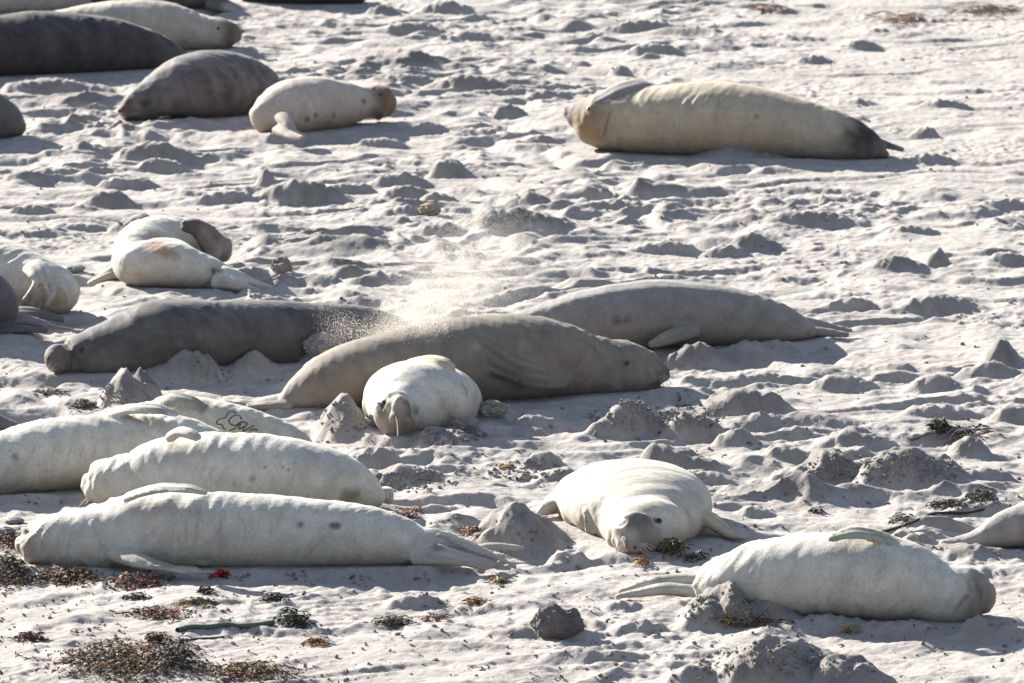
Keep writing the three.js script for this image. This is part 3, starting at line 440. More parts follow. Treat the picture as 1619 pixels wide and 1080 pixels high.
// ---------------------------------------------------------------- seal bodies: one field per seal, meshed as a surface net
function evalSweep(q, x, y, z, out) {
  let best = 1e9, bi = 0, bt = 0;
  for (let i = 0; i < q.n - 1; i++) {
    const a = q.P[i], b = q.P[i + 1], ux = b.x - a.x, uy = b.y - a.y, uz = b.z - a.z, vx = x - a.x, vy = y - a.y, vz = z - a.z;
    let t = (ux * vx + uy * vy + uz * vz) / (ux * ux + uy * uy + uz * uz); t = t < 0 ? 0 : t > 1 ? 1 : t;
    const ex = vx - t * ux, ey = vy - t * uy, ez = vz - t * uz, d = ex * ex + ey * ey + ez * ez;
    if (d < best) { best = d; bi = i; bt = t; }
  }
  const a = q.P[bi], b = q.P[bi + 1], j = bi + 1, A = mix(q.A[bi], q.A[j], bt), B = mix(q.B[bi], q.B[j], bt);
  const dx = x - mix(a.x, b.x, bt), dy = y - mix(a.y, b.y, bt), dz = z - mix(a.z, b.z, bt);
  const s = bt < 0.5 ? q.S[bi] : q.S[j], v = bt < 0.5 ? q.V[bi] : q.V[j], t = bt < 0.5 ? q.T[bi] : q.T[j];
  let u1 = dx * s.x + dy * s.y + dz * s.z, v1 = dx * v.x + dy * v.y + dz * v.z, w1 = dx * t.x + dy * t.y + dz * t.z;
  const end = (bi === 0 && bt === 0) || (bi === q.n - 2 && bt === 1), cap = end ? 1 / (0.55 * Math.min(A, B)) : 1 / Math.min(A, B) * 0.3;
  if (out) { out.s = mix(q.L[bi], q.L[j], bt); out.ang = Math.atan2(u1 / A, v1 / B); out.v = v1 / B; out.u = u1 / A; }
  if (!q.flip && v1 < 0) u1 *= 1 - 0.13 * Math.min(1, -v1 / B);        // blubber spreads where it lies
  u1 /= A; v1 /= B; w1 *= cap;
  const k0 = Math.sqrt(u1 * u1 + v1 * v1 + w1 * w1), g1 = u1 / A, g2 = v1 / B, g3 = w1 * cap, k1 = Math.sqrt(g1 * g1 + g2 * g2 + g3 * g3) + 1e-6;
  return k0 < 1e-4 ? -Math.min(A, B) : k0 * (k0 - 1) / k1;
}
function evalEll(q, x, y, z) {
  const a = (x - q.c.x) / q.r[0], b = (y - q.c.y) / q.r[1], c = (z - q.c.z) / q.r[2], k0 = Math.sqrt(a * a + b * b + c * c), k1 = Math.sqrt((a / q.r[0]) ** 2 + (b / q.r[1]) ** 2 + (c / q.r[2]) ** 2) + 1e-6;
  return k0 < 1e-4 ? -Math.min(...q.r) : k0 * (k0 - 1) / k1;
}
const smin = (a, b, k) => { const h = Math.max(k - Math.abs(a - b), 0) / k; return Math.min(a, b) - h * h * k * 0.25; };
function boxOf(q, pad) {
  const b = new THREE.Box3();
  if (q.ell) { b.expandByPoint(q.c); b.expandByVector(new THREE.Vector3(...q.r)); } else q.P.forEach((p, i) => { const r = Math.max(q.A[i], q.B[i]); b.expandByPoint(p.clone().addScalar(r)); b.expandByPoint(p.clone().addScalar(-r)); });
  return b.expandByScalar(pad);
}
function surfaceNet(prims, cell) {
  const box = new THREE.Box3(); prims.forEach((q) => { if (!q.sub) box.union(boxOf(q, cell * 2.5)); });
  box.min.y = Math.max(box.min.y, -0.1);
  box.min.x = Math.max(box.min.x, -4.5); box.max.x = Math.min(box.max.x, 4.5);
  const boxes = prims.map((q) => boxOf(q, 0.07));
  const f = (x, y, z) => {
    let d = evalSweep(prims[0], x, y, z, null);
    for (let i = 1; i < prims.length; i++) {
      const q = prims[i], b = boxes[i];
      if (x < b.min.x || x > b.max.x || y < b.min.y || y > b.max.y || z < b.min.z || z > b.max.z) continue;
      const e = q.ell ? evalEll(q, x, y, z) : evalSweep(q, x, y, z, null);
      d = q.sub ? -smin(-d, e, q.k) : smin(d, e, q.k);
    }
    return d;
  };
  const nx = Math.ceil((box.max.x - box.min.x) / cell) + 1, ny = Math.ceil((box.max.y - box.min.y) / cell) + 1, nz = Math.ceil((box.max.z - box.min.z) / cell) + 1;
  const val = new Float32Array(nx * ny * nz).fill(1), id = (i, j, k) => (k * ny + j) * nx + i, BL = 5;
  for (let k0 = 0; k0 < nz; k0 += BL) for (let j0 = 0; j0 < ny; j0 += BL) for (let i0 = 0; i0 < nx; i0 += BL) {
    const h = BL * cell / 2, c = f(box.min.x + i0 * cell + h, box.min.y + j0 * cell + h, box.min.z + k0 * cell + h), skip = Math.abs(c) > h * 3.2 + 0.02;
    for (let k = k0; k < Math.min(nz, k0 + BL); k++) for (let j = j0; j < Math.min(ny, j0 + BL); j++) for (let i = i0; i < Math.min(nx, i0 + BL); i++)
      val[id(i, j, k)] = skip ? c : f(box.min.x + i * cell, box.min.y + j * cell, box.min.z + k * cell);
  }
  for (let k = 0; k < nz; k++) for (let j = 0; j < ny; j++) { val[id(0, j, k)] = Math.max(val[id(0, j, k)], 0.01); val[id(nx - 1, j, k)] = Math.max(val[id(nx - 1, j, k)], 0.01); }
  for (let k = 0; k < nz; k++) for (let i = 0; i < nx; i++) val[id(i, 0, k)] = Math.max(val[id(i, 0, k)], 0.01);
  const vid = new Int32Array(nx * ny * nz).fill(-1), pos = [], idx = [];
  for (let k = 0; k < nz - 1; k++) for (let j = 0; j < ny - 1; j++) for (let i = 0; i < nx - 1; i++) {
    let m = 0; const c = [];
    for (let q = 0; q < 8; q++) { const v = val[id(i + (q & 1), j + ((q >> 1) & 1), k + (q >> 2))]; c.push(v); if (v < 0) m |= 1 << q; }
    if (m === 0 || m === 255) continue;
    let x = 0, y = 0, z = 0, n = 0;
    for (let a = 0; a < 8; a++) for (const bit of [1, 2, 4]) {
      if (a & bit) continue; const b = a | bit; if ((c[a] < 0) === (c[b] < 0)) continue;
      const t = c[a] / (c[a] - c[b]); x += (a & 1) + (bit === 1 ? t : 0); y += ((a >> 1) & 1) + (bit === 2 ? t : 0); z += (a >> 2) + (bit === 4 ? t : 0); n++;
    }
    vid[id(i, j, k)] = pos.length / 3; pos.push(box.min.x + (i + x / n) * cell, box.min.y + (j + y / n) * cell, box.min.z + (k + z / n) * cell);
  }
  const quad = (a, b, c, d, flip) => { if (a < 0 || b < 0 || c < 0 || d < 0) return; if (flip) idx.push(a, c, b, a, d, c); else idx.push(a, b, c, a, c, d); };
  for (let k = 1; k < nz - 1; k++) for (let j = 1; j < ny - 1; j++) for (let i = 1; i < nx - 1; i++) {
    const v = val[id(i, j, k)] < 0;
    if (v !== val[id(i + 1, j, k)] < 0) quad(vid[id(i, j, k)], vid[id(i, j - 1, k)], vid[id(i, j - 1, k - 1)], vid[id(i, j, k - 1)], v);
    if (v !== val[id(i, j + 1, k)] < 0) quad(vid[id(i, j, k)], vid[id(i, j, k - 1)], vid[id(i - 1, j, k - 1)], vid[id(i - 1, j, k)], v);
    if (v !== val[id(i, j, k + 1)] < 0) quad(vid[id(i, j, k)], vid[id(i - 1, j, k)], vid[id(i - 1, j - 1, k)], vid[id(i, j - 1, k)], v);
  }
  return { pos, idx };
}
const furMat = new THREE.MeshPhysicalMaterial({ vertexColors: true, map: furCol, bumpMap: furBump, bumpScale: 0.0035, roughness: 0.78, sheen: 0.25, sheenRoughness: 0.6, sheenColor: new THREE.Color(0.9, 0.87, 0.8) });
furMat.name = 'short_fur';
const eyeMat = new THREE.MeshStandardMaterial({ color: new THREE.Color().setRGB(0.015, 0.012, 0.011), roughness: 0.25 }), slitMat = new THREE.MeshStandardMaterial({ color: new THREE.Color().setRGB(0.03, 0.024, 0.022), roughness: 0.7 });
const dyeMat = new THREE.MeshStandardMaterial({ color: new THREE.Color().setRGB(0.085, 0.066, 0.05), roughness: 0.9 }), hairMat = new THREE.MeshStandardMaterial({ color: new THREE.Color().setRGB(0.5, 0.44, 0.36), roughness: 0.6 });
const wetMat = new THREE.MeshPhysicalMaterial({ color: new THREE.Color().setRGB(0.75, 0.72, 0.68), roughness: 0.15, clearcoat: 1 });
let triangles = 0;
SEALS.forEach((S, si) => {
  const net = surfaceNet(S.prims, S.cell ?? 0.0135), n = net.pos.length / 3, q0 = S.prims[0], Ltot = q0.L[q0.n - 1];
  triangles += net.idx.length / 3;
  const pos = Float32Array.from(net.pos), col = new Float32Array(n * 3), uv = new Float32Array(n * 2), g = new THREE.BufferGeometry();
  g.setAttribute('position', new THREE.BufferAttribute(pos, 3)); g.setIndex(net.idx); g.computeVertexNormals();
  const fl = S.prims.filter((q) => q.flip), fb = fl.map((q) => boxOf(q, 0.02));
  const nor = g.attributes.normal.array, o = {}, fo = {}, ox = si * 17.3, info = [];
  // photograph points carried onto the fur: the nearest front vertex along the ray
  const hit = (px, py) => {
    const r = ray(px, py), L = r.length(); let b = -1, bs = 1e9;
    for (let i = 0; i < n; i++) {
      const x = pos[3 * i] - CAM.x, y = pos[3 * i + 1] - CAM.y, z = pos[3 * i + 2] - CAM.z, t = (x * r.x + y * r.y + z * r.z) / (L * L), d = Math.hypot(x - t * r.x, y - t * r.y, z - t * r.z);
      const s = t + (d > 0.012 ? d * 40 : 0); if (s < bs) { bs = s; b = i; }
    }
    return { p: new THREE.Vector3(pos[3 * b], pos[3 * b + 1], pos[3 * b + 2]), n: new THREE.Vector3(nor[3 * b], nor[3 * b + 1], nor[3 * b + 2]) };
  };
  const onRay = (h, px, py, off) => { const r = ray(px, py), t = h.p.clone().sub(CAM).dot(h.n) / r.dot(h.n); const p = r.multiplyScalar(t).add(CAM); return (p.distanceTo(h.p) > 0.03 ? h.p.clone() : p).addScaledVector(h.n, off); };
  const spots = S.spots.map(([x, y, r, c]) => { const h = hit(x, y); return { p: h.p, r: r / scaleAt(h.p), c }; });
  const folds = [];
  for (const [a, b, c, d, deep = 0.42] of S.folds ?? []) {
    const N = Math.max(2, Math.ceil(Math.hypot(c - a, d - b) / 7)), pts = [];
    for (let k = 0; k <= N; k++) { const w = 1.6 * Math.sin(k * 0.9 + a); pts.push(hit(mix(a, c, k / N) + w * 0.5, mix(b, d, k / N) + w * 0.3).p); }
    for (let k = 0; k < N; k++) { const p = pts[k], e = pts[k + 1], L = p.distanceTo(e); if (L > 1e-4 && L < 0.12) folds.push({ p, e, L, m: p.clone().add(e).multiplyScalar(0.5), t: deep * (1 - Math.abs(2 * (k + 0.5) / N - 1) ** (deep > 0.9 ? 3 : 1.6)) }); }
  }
  for (let i = 0; i < n; i++) {
    const x = pos[3 * i], y = pos[3 * i + 1], z = pos[3 * i + 2]; evalSweep(q0, x, y, z, o);
    const s = o.s, f = s / Ltot, a = o.ang; info.push(f);
    uv[2 * i] = s / 0.9; uv[2 * i + 1] = a * 0.26 / 0.9;
    let onFlip = null, crease = 0;
    fl.forEach((q, k) => {
      const bb = fb[k]; if (x < bb.min.x || x > bb.max.x || y < bb.min.y || y > bb.max.y || z < bb.min.z || z > bb.max.z) return;
      if (evalSweep(q, x, y, z, fo) < 0.007) onFlip = { q, g: 0.5 + 0.5 * Math.cos(fo.u * 8.5), f: fo.s / q.L[q.n - 1] };
    });
    // skin folds ring the body, deeper at the neck and shoulders
    const w1 = n2(s * 9 + a * 0.9 + ox + 0.5 * n2(s * 4, a * 2), a * 0.7 + 3), w2 = n2(s * 26 + a * 1.7 + ox, a * 1.6 + n2(s * 5, a * 2)), pr = 0.35 + 0.65 * sm(-0.25, 0.4, n2(s * 1.7 + ox, a * 0.6 + 2));
    const w3 = 1 - 2.2 * Math.abs(n2(s * 13 + a * 1.2 + ox + 4 + 0.7 * n2(s * 3 + 9, a * 1.3), a * 0.5 + 9));
    let d = S.wr * pr * (2.2 * w1 + 1.1 * w2 - 1.2 * Math.max(0, w3) ** 3) + 0.012 * n3(x * 3 + ox, y * 3, z * 3) + 0.003 * n3(x * 9 + ox, y * 9, z * 9);
    if (S.head != null) {                                              // rolls of blubber round the neck and shoulders
      const fh = Math.abs(f - S.head), ne = Math.exp(-(((fh - 0.17) / 0.11) ** 2)), rg = n2(s * 7.5 + 0.5 * n2(a * 2 + ox, s * 3) + ox * 3, a * 0.35 + 7);
      d += 0.018 * ne * rg - 0.012 * ne * Math.max(0, 1 - Math.abs(rg) * 7) * sm(-0.3, 0.3, n2(s * 2 + ox, a + 4));
    }
    if (onFlip) d = 0.3 * d + 0.004 * (onFlip.g - 0.5) * sm(0.15, 0.5, onFlip.f);
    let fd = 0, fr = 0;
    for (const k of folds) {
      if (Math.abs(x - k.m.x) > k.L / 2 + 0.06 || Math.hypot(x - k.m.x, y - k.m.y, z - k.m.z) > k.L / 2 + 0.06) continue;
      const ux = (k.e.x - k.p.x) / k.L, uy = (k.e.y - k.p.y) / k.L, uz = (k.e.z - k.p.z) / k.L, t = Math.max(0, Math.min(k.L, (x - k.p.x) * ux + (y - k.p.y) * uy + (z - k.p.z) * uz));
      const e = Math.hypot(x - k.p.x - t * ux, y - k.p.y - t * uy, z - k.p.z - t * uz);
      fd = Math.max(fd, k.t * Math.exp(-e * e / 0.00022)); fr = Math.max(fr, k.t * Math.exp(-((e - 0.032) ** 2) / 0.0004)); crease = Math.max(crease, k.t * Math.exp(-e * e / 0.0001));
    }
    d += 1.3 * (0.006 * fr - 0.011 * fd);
    pos[3 * i] += nor[3 * i] * d; pos[3 * i + 1] += nor[3 * i + 1] * d; pos[3 * i + 2] += nor[3 * i + 2] * d;
    // coat: base, belly, darker ends, mottling, spots, sand clinging low down
    let [r, gg, b] = S.base;
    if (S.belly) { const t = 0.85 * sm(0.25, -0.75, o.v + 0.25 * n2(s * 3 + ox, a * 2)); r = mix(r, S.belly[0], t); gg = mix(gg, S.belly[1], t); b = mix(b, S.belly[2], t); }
    for (const e of S.ends) { const t = 1 - sm(e.w * 0.5, e.w * 1.45, Math.abs(f - e.at) + 0.25 * e.w * n2(a * 3 + ox, s * 9)); r = mix(r, e.c[0], t); gg = mix(gg, e.c[1], t); b = mix(b, e.c[2], t); }
    if (onFlip) { const c = onFlip.q.c, t = sm(0.05, 0.3, onFlip.f); if (c) { r = mix(r, c[0], t); gg = mix(gg, c[1], t); b = mix(b, c[2], t); } const k = 1 - 0.28 * t * (1 - onFlip.g); r *= k; gg *= k; b *= k; }
    for (const k of spots) { const dd = Math.hypot(x - k.p.x, y - k.p.y, z - k.p.z) / k.r, t = 0.9 * (1 - sm(0.3, 1.25, dd + 0.3 * n3(x * 30, y * 30, z * 30))); if (t > 0) { r = mix(r, k.c[0], t); gg = mix(gg, k.c[1], t); b = mix(b, k.c[2], t); } }
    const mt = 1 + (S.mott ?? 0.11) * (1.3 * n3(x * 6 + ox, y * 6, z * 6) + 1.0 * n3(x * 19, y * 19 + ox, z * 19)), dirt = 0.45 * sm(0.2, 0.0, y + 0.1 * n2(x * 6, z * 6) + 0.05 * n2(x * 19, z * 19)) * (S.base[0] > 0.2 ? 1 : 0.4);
    const ck = (1 - 0.6 * Math.max(0, crease - 0.12)) * (1 - 0.16 * pr * sm(0.1, -0.45, w1 + 0.6 * w2)) * (1 - 0.2 * sm(0.25, 0.6, n3(x * 2.3 + ox + 5, y * 4, z * 4))); col[3 * i] = mix(r * mt, 0.36, dirt) * ck; col[3 * i + 1] = mix(gg * mt, 0.32, dirt) * ck; col[3 * i + 2] = mix(b * mt, 0.28, dirt) * ck;   // folds darkened by painted-in shade and some dirt; grime along the wrinkles
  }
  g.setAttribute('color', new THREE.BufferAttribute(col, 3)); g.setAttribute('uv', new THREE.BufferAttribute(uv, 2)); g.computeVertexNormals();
  const mid = q0.P[q0.n >> 1], base = new THREE.Vector3(mid.x, 0, mid.z), grp = new THREE.Group(); grp.name = numbered('elephant_seal'); grp.position.copy(base); scene.add(grp);
  tag(grp, S.label, 'seal', 'elephant seals resting on the beach');
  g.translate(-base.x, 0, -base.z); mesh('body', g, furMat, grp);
  const blob = (h, px, py, rad, squash, name, m) => { const e = new THREE.SphereGeometry(rad, 14, 10); e.scale(1, 1, squash); const c = mesh(name, e, m, grp); c.position.copy(onRay(h, px, py, rad * squash * 0.2)).sub(base); c.quaternion.setFromUnitVectors(new THREE.Vector3(0, 0, 1), h.n); };
  g.translate(base.x, 0, base.z);
  const feats = [];
  for (const [x, y, r] of S.eyes) feats.push([hit(x, y), x, y, r, 0.6, 'eye', eyeMat]);
  for (const [x, y, r] of S.nostrils) { const h = hit(x, y); feats.push([h, x, y, r / scaleAt(h.p), 0.5, 'nostril', slitMat]); }
  const strokes = (S.marks ?? []).map((l) => l.map(([x, y]) => { const h = hit(x, y); return onRay(h, x, y, 0.001).sub(base); }));
  const drip = S.drip && S.drip.map(([x, y]) => { const h = hit(S.drip[0][0], S.drip[0][1]); return atZ(x, y, h.p.z + 0.012).sub(base); });
  const hairs = (S.whiskers ?? []).map(([x, y, dir]) => { const h = hit(x, y); return { h, dir }; });
  g.translate(-base.x, 0, -base.z);
  feats.forEach((f) => blob(...f));
  for (const l of strokes) mesh('dyed_letter_stroke', new THREE.TubeGeometry(new THREE.CatmullRomCurve3(l), l.length * 6, 0.0042, 5), dyeMat, grp);
  if (drip) mesh('nose_drip', new THREE.TubeGeometry(new THREE.CatmullRomCurve3(drip), 16, 0.0032, 6), wetMat, grp);
  for (const { h, dir } of hairs) {
    const hs = [];
    for (let k = 0; k < 9; k++) {
      const p = h.p.clone().sub(base).add(new THREE.Vector3(rr(-.02, .02), rr(-.02, .025), rr(-.01, .015))), l = rr(0.05, 0.1), e = p.clone().add(new THREE.Vector3(dir * l * rr(0.3, 0.9), -l * rr(0.1, 0.8), l * rr(0.1, 0.6))), c = p.clone().lerp(e, 0.5).add(new THREE.Vector3(0, 0.012, 0.01));
      hs.push(new THREE.TubeGeometry(new THREE.QuadraticBezierCurve3(p, c, e), 5, 0.0012, 3));
    }
    const w = mesh('whiskers', mergeGeometries(hs), hairMat, grp); w.userData.kind = 'stuff';
  }
});
console.log('seal triangles', triangles, 'sand triangles', (NX - 1) * (NZ - 1) * 2);

// ---------------------------------------------------------------- stones, clods, seaweed, blown sand
const matte = (r, g, b, rough = 0.9) => new THREE.MeshStandardMaterial({ color: new THREE.Color().setRGB(r, g, b), roughness: rough, side: THREE.DoubleSide });
function lumpGeo(sx, sy, sz, s, rough = 0.25, det = 4, notch = 0) {
  const g = new THREE.IcosahedronGeometry(1, det), p = g.attributes.position;
  for (let i = 0; i < p.count; i++) {
    let x = p.getX(i), y = p.getY(i), z = p.getZ(i);
    const k = 1 + rough * (1.2 * n3(x * 1.1 + s, y * 1.1, z * 1.1) + 0.6 * n3(x * 2.7, y * 2.7 + s, z * 2.7) + 0.35 * n3(x * 6.5, y * 6.5, z * 6.5 + s));
    x *= k; y *= k; z *= k; if (notch && y > 0) y *= 1 - notch * sm(-0.15, 0.25, x) * sm(0.9, 0.3, x);
    p.setXYZ(i, x * sx, y * sy, z * sz);
  }
  g.computeVertexNormals(); return g;
}
const clodMat = new THREE.MeshStandardMaterial({ color: new THREE.Color().setRGB(0.33, 0.305, 0.28), roughness: 0.95, map: sandCol, bumpMap: sandBump, bumpScale: 0.004 });
const rockMat = new THREE.MeshStandardMaterial({ color: new THREE.Color().setRGB(0.2, 0.19, 0.185), roughness: 0.9, map: sandCol, bumpMap: sandBump, bumpScale: 0.01 });
const stoneMat = new THREE.MeshStandardMaterial({ color: new THREE.Color().setRGB(0.2, 0.21, 0.23), roughness: 0.7, map: sandCol });
const tanClod = new THREE.MeshStandardMaterial({ color: new THREE.Color().setRGB(0.34, 0.26, 0.17), roughness: 0.95, map: sandCol });
function stone(name, label, cat, px, py, wpx, hpx, m, o = {}) {       // px, py: middle of its foot
  const p = onSand(px, py), s = scaleAt(p), g = lumpGeo(wpx / s / 2, hpx / s / 2, wpx / s / 2 * (o.deep ?? 0.8), px * 0.13, o.rough ?? 0.2, o.det ?? 5, o.notch ?? 0);
  const r = mesh(name, g, m, scene); r.position.set(p.x, p.y + hpx / s / 2 * 0.8, p.z - wpx / s / 2 * 0.4); r.rotation.y = o.turn ?? 0; tag(r, label, cat); return r;
}
stone('rock', 'dark grey lump of rock alone on the flat sand at bottom centre', 'rock', 882, 1008, 80, 58, rockMat, { rough: 0.3, notch: 0.4, det: 9, deep: 0.8 });
stone('stone', 'flat grey stone in front of the nose of the nearest white seal', 'stone', 22, 829, 30, 12, stoneMat);
stone('stone', 'dark stone at the left edge above the seaweed', 'stone', 5, 850, 32, 18, stoneMat, { rough: 0.3 });
stone('stone', 'blue-grey oval stone between the curled seal and the seal with spread digits', 'stone', 118, 431, 32, 13, stoneMat);
stone('sand_clod', 'tan clod of sand beside the broad mound at upper centre', 'clod', 678, 340, 36, 20, tanClod, { rough: 0.35 });
stone('sand_clod', 'upright clod of sand near the hind flippers of the curled seal', 'clod', 445, 432, 32, 26, clodMat, { rough: 0.45, det: 6 });
stone('sand_clod', 'rough clod of sand thrown up against the back of the dark grey seal', 'clod', 512, 572, 56, 42, clodMat, { rough: 0.45, det: 9 });
stone('sand_clod', 'crumbly clod of sand in front of the right side of the small round white seal', 'clod', 736, 682, 34, 24, clodMat, { rough: 0.5, det: 7 });
stone('sand_clod', 'clod of sand just right of the small round white seal', 'clod', 780, 660, 44, 26, clodMat, { rough: 0.45, det: 7 });

// crumbs of dug sand, too many to count
{
  const G = lumpGeo(1, 0.8, 1, 3.3, 0.5, 1), im = new THREE.InstancedMesh(G, clodMat, 5200), M = new THREE.Matrix4(), Q = new THREE.Quaternion(), E = new THREE.Euler(), C = new THREE.Color();
  const zones = [[700, 684, 70, 20, 300], [1400, 742, 130, 26, 420], [1000, 660, 70, 22, 200], [545, 660, 50, 25, 90], [1215, 1050, 110, 30, 260], [340, 585, 40, 20, 40], [560, 560, 30, 18, 140], [830, 745, 60, 16, 200], [650, 760, 60, 20, 150], [1150, 965, 70, 26, 200], [200, 625, 45, 16, 60], [1090, 660, 60, 20, 150]];
  let k = 0; const put = (px, py, r) => { const p = onSand(px, py); E.set(rnd() * 6, rnd() * 6, rnd() * 6); Q.setFromEuler(E); M.compose(p.setY(p.y + r * 0.3), Q, new THREE.Vector3(r * rr(0.7, 1.3), r * rr(0.6, 1), r * rr(0.7, 1.3))); const t = rr(0.8, 1.15); im.setMatrixAt(k, M); im.setColorAt(k++, C.setRGB(t, t, t)); };
  for (const [x, y, sx, sy, n] of zones) for (let i = 0; i < n && k < 5200; i++) { const a = rnd() * 6.283, r = Math.sqrt(rnd()); put(x + sx * r * Math.cos(a), y + sy * r * Math.sin(a), 0.003 + 0.011 * rnd() ** 3); }
  while (k < 5200) put(rr(0, 1619), 1080 * rnd() ** 0.7, 0.002 + 0.011 * rnd() ** 4);
  im.castShadow = im.receiveShadow = true; im.name = 'sand_crumbs'; im.userData.kind = 'stuff'; tag(im, 'small crumbs of dug sand scattered over the mounds and the beach', 'sand'); scene.add(im);
}
// seaweed: curled ribbons and thin stipes
const WEED = { red: matte(0.15, 0.035, 0.026), brown: matte(0.075, 0.045, 0.026), dark: matte(0.028, 0.027, 0.022), green: matte(0.06, 0.072, 0.034), ochre: matte(0.3, 0.2, 0.06), grey: matte(0.17, 0.16, 0.14), straw: matte(0.33, 0.25, 0.17), scarlet: matte(0.5, 0.025, 0.03), rust: matte(0.24, 0.09, 0.04) };
function ribbon(p, len, w, flat, curl) {
  const n = 6, pos = [], idx = []; let a = rnd() * 6.283, e = (1 - flat) * rr(-0.2, 1.1); const q = p.clone(), da = rr(-1, 1) * curl;
  for (let i = 0; i <= n; i++) {
    const wd = w * (1 - 0.7 * Math.abs(2 * i / n - 0.8)), tw = i * rr(0.1, 0.5), sx = -Math.sin(a) * Math.cos(tw) * wd, sz = Math.cos(a) * Math.cos(tw) * wd, sy = Math.sin(tw) * wd;
    pos.push(q.x + sx, q.y + sy, q.z + sz, q.x - sx, q.y - sy, q.z - sz);
    q.x += Math.cos(a) * Math.cos(e) * len / n; q.z += Math.sin(a) * Math.cos(e) * len / n; q.y += Math.sin(e) * len / n; a += da; e -= rr(0.05, 0.4);
    const gy = ground(q.x, q.z) + 0.004; if (q.y < gy) q.y = gy;
    if (i < n) idx.push(2 * i, 2 * i + 1, 2 * i + 2, 2 * i + 1, 2 * i + 3, 2 * i + 2);
  }
  const g = new THREE.BufferGeometry(); g.setAttribute('position', new THREE.Float32BufferAttribute(pos, 3)); g.setIndex(idx); return g;
}
function weed(label, px, py, w, h, n, kinds, o = {}) {                 // px, py: middle of the patch on the sand
  const c = onSand(px, py), s = scaleAt(c), grp = new THREE.Group(); grp.name = numbered(o.name ?? 'seaweed_clump'); grp.position.copy(c); scene.add(grp);
  tag(grp, label, o.cat ?? 'seaweed'); if (o.group) grp.userData.group = o.group;
  const lists = {}, hh = (o.high ?? 0.03);
  for (let i = 0; i < n * 1.7; i++) {
    const a = rnd() * 6.283, r = Math.min(1.7, Math.sqrt(-Math.log(1 - 0.97 * rnd())) * 0.62) * (0.85 + 0.5 * n2(a * 1.5 + px, py)), p = onSand(px + w / 2 * r * Math.cos(a), py + h / 2 * r * Math.sin(a)); p.y += hh * rnd() * Math.max(0, 1 - r * r);
    (lists[kinds[Math.floor(rnd() * kinds.length)]] ??= []).push(ribbon(p, rr(0.4, 1.3) * (o.len ?? 0.06), rr(0.5, 1.4) * (o.wid ?? 0.0045), o.flat ?? 0.6, o.curl ?? 0.6));
  }
  for (const k in lists) { const g = mergeGeometries(lists[k]); g.computeVertexNormals(); g.translate(-c.x, -c.y, -c.z); const m = mesh('frond', g, WEED[k], grp); m.userData.kind = 'stuff'; }
  return grp;
}
const pileHere = (label, px, py, w, h, n, kinds, o) => weed(label, px, py, w, h, n, kinds, { name: 'seaweed_heap', high: 0.07, len: 0.06, wid: 0.0045, ...o });
pileHere('dark seaweed heap at the left edge before the nose of the nearest white seal', 14, 915, 80, 44, 420, ['dark', 'dark', 'brown', 'green', 'red'], { high: 0.12 });
pileHere('brown and red seaweed under the chin of the nearest white seal', 105, 916, 130, 30, 430, ['brown', 'dark', 'red', 'ochre', 'green', 'grey'], { high: 0.06 });
pileHere('reddish seaweed along the belly of the nearest white seal', 215, 922, 130, 24, 280, ['red', 'brown', 'dark', 'grey', 'rust'], { high: 0.05 });
pileHere('dark seaweed beside the grey stones at the left edge', 14, 858, 56, 36, 160, ['dark', 'brown', 'red'], { high: 0.05 });
pileHere('large mixed heap of brown and green seaweed in the bottom left corner', 190, 1056, 270, 60, 900, ['brown', 'dark', 'green', 'ochre', 'grey', 'dark', 'rust'], { high: 0.13 });
pileHere('low straggling heap of seaweed at the bottom, right of the larger corner heap', 390, 1066, 190, 40, 380, ['dark', 'ochre', 'brown', 'green', 'red'], { high: 0.05 });
pileHere('dark dome of seaweed on top of the bottom left heap', 280, 1052, 100, 36, 300, ['dark', 'dark', 'grey', 'brown'], { high: 0.14 });
weed('thin patch of red and brown seaweed left of the long green stalk', 250, 972, 130, 24, 170, ['red', 'brown', 'dark', 'grey', 'rust']);
weed('greenish seaweed scraps above the long green stalk', 312, 955, 80, 14, 70, ['green', 'ochre', 'grey']);
weed('dark green leafy seaweed clump at the right end of the long green stalk', 462, 985, 62, 22, 170, ['green', 'dark', 'dark'], { high: 0.07 });
weed('small red seaweed clump near the left edge on the flat sand', 46, 1010, 56, 14, 70, ['red', 'brown', 'dark']);
weed('curly dark red seaweed left of the thin stalk', 250, 1016, 62, 22, 90, ['red', 'dark', 'brown'], { high: 0.05 });
weed('dark seaweed clump below the red leaf', 325, 936, 24, 10, 40, ['dark', 'brown']);
weed('flat dark seaweed left of the red leaf and lower', 218, 946, 44, 9, 50, ['dark', 'green', 'brown']);
weed('dark seaweed clump on the sand below the middle of the nearest white seal', 435, 947, 50, 14, 80, ['dark', 'brown', 'grey']);
weed('grey-green fuzzy seaweed clump at bottom centre left of the rock', 622, 985, 74, 18, 130, ['grey', 'dark', 'green', 'brown']);
weed('short dark strand of seaweed between the fuzzy clump and the rock', 690, 979, 46, 12, 50, ['dark', 'rust', 'grey']);
weed('rust coloured seaweed flake above and left of the rock', 752, 954, 38, 10, 40, ['rust', 'brown', 'ochre']);
weed('ochre and rust seaweed clump at the bottom edge', 502, 1018, 46, 14, 70, ['ochre', 'rust', 'dark']);
weed('brownish seaweed at the foot of the sand cone', 742, 842, 40, 14, 60, ['brown', 'rust', 'straw']);
weed('sprinkle of red seaweed by the hind flippers of the white seals', 645, 812, 50, 22, 60, ['red', 'rust', 'grey']);
weed('grey seaweed by the tips of the hind flippers of the nearest white seal', 788, 920, 36, 10, 50, ['grey', 'dark', 'ochre']);
weed('green leafy seaweed against the muzzle of the plump white seal', 1062, 872, 54, 18, 190, ['green', 'green', 'dark', 'ochre'], { high: 0.07 });
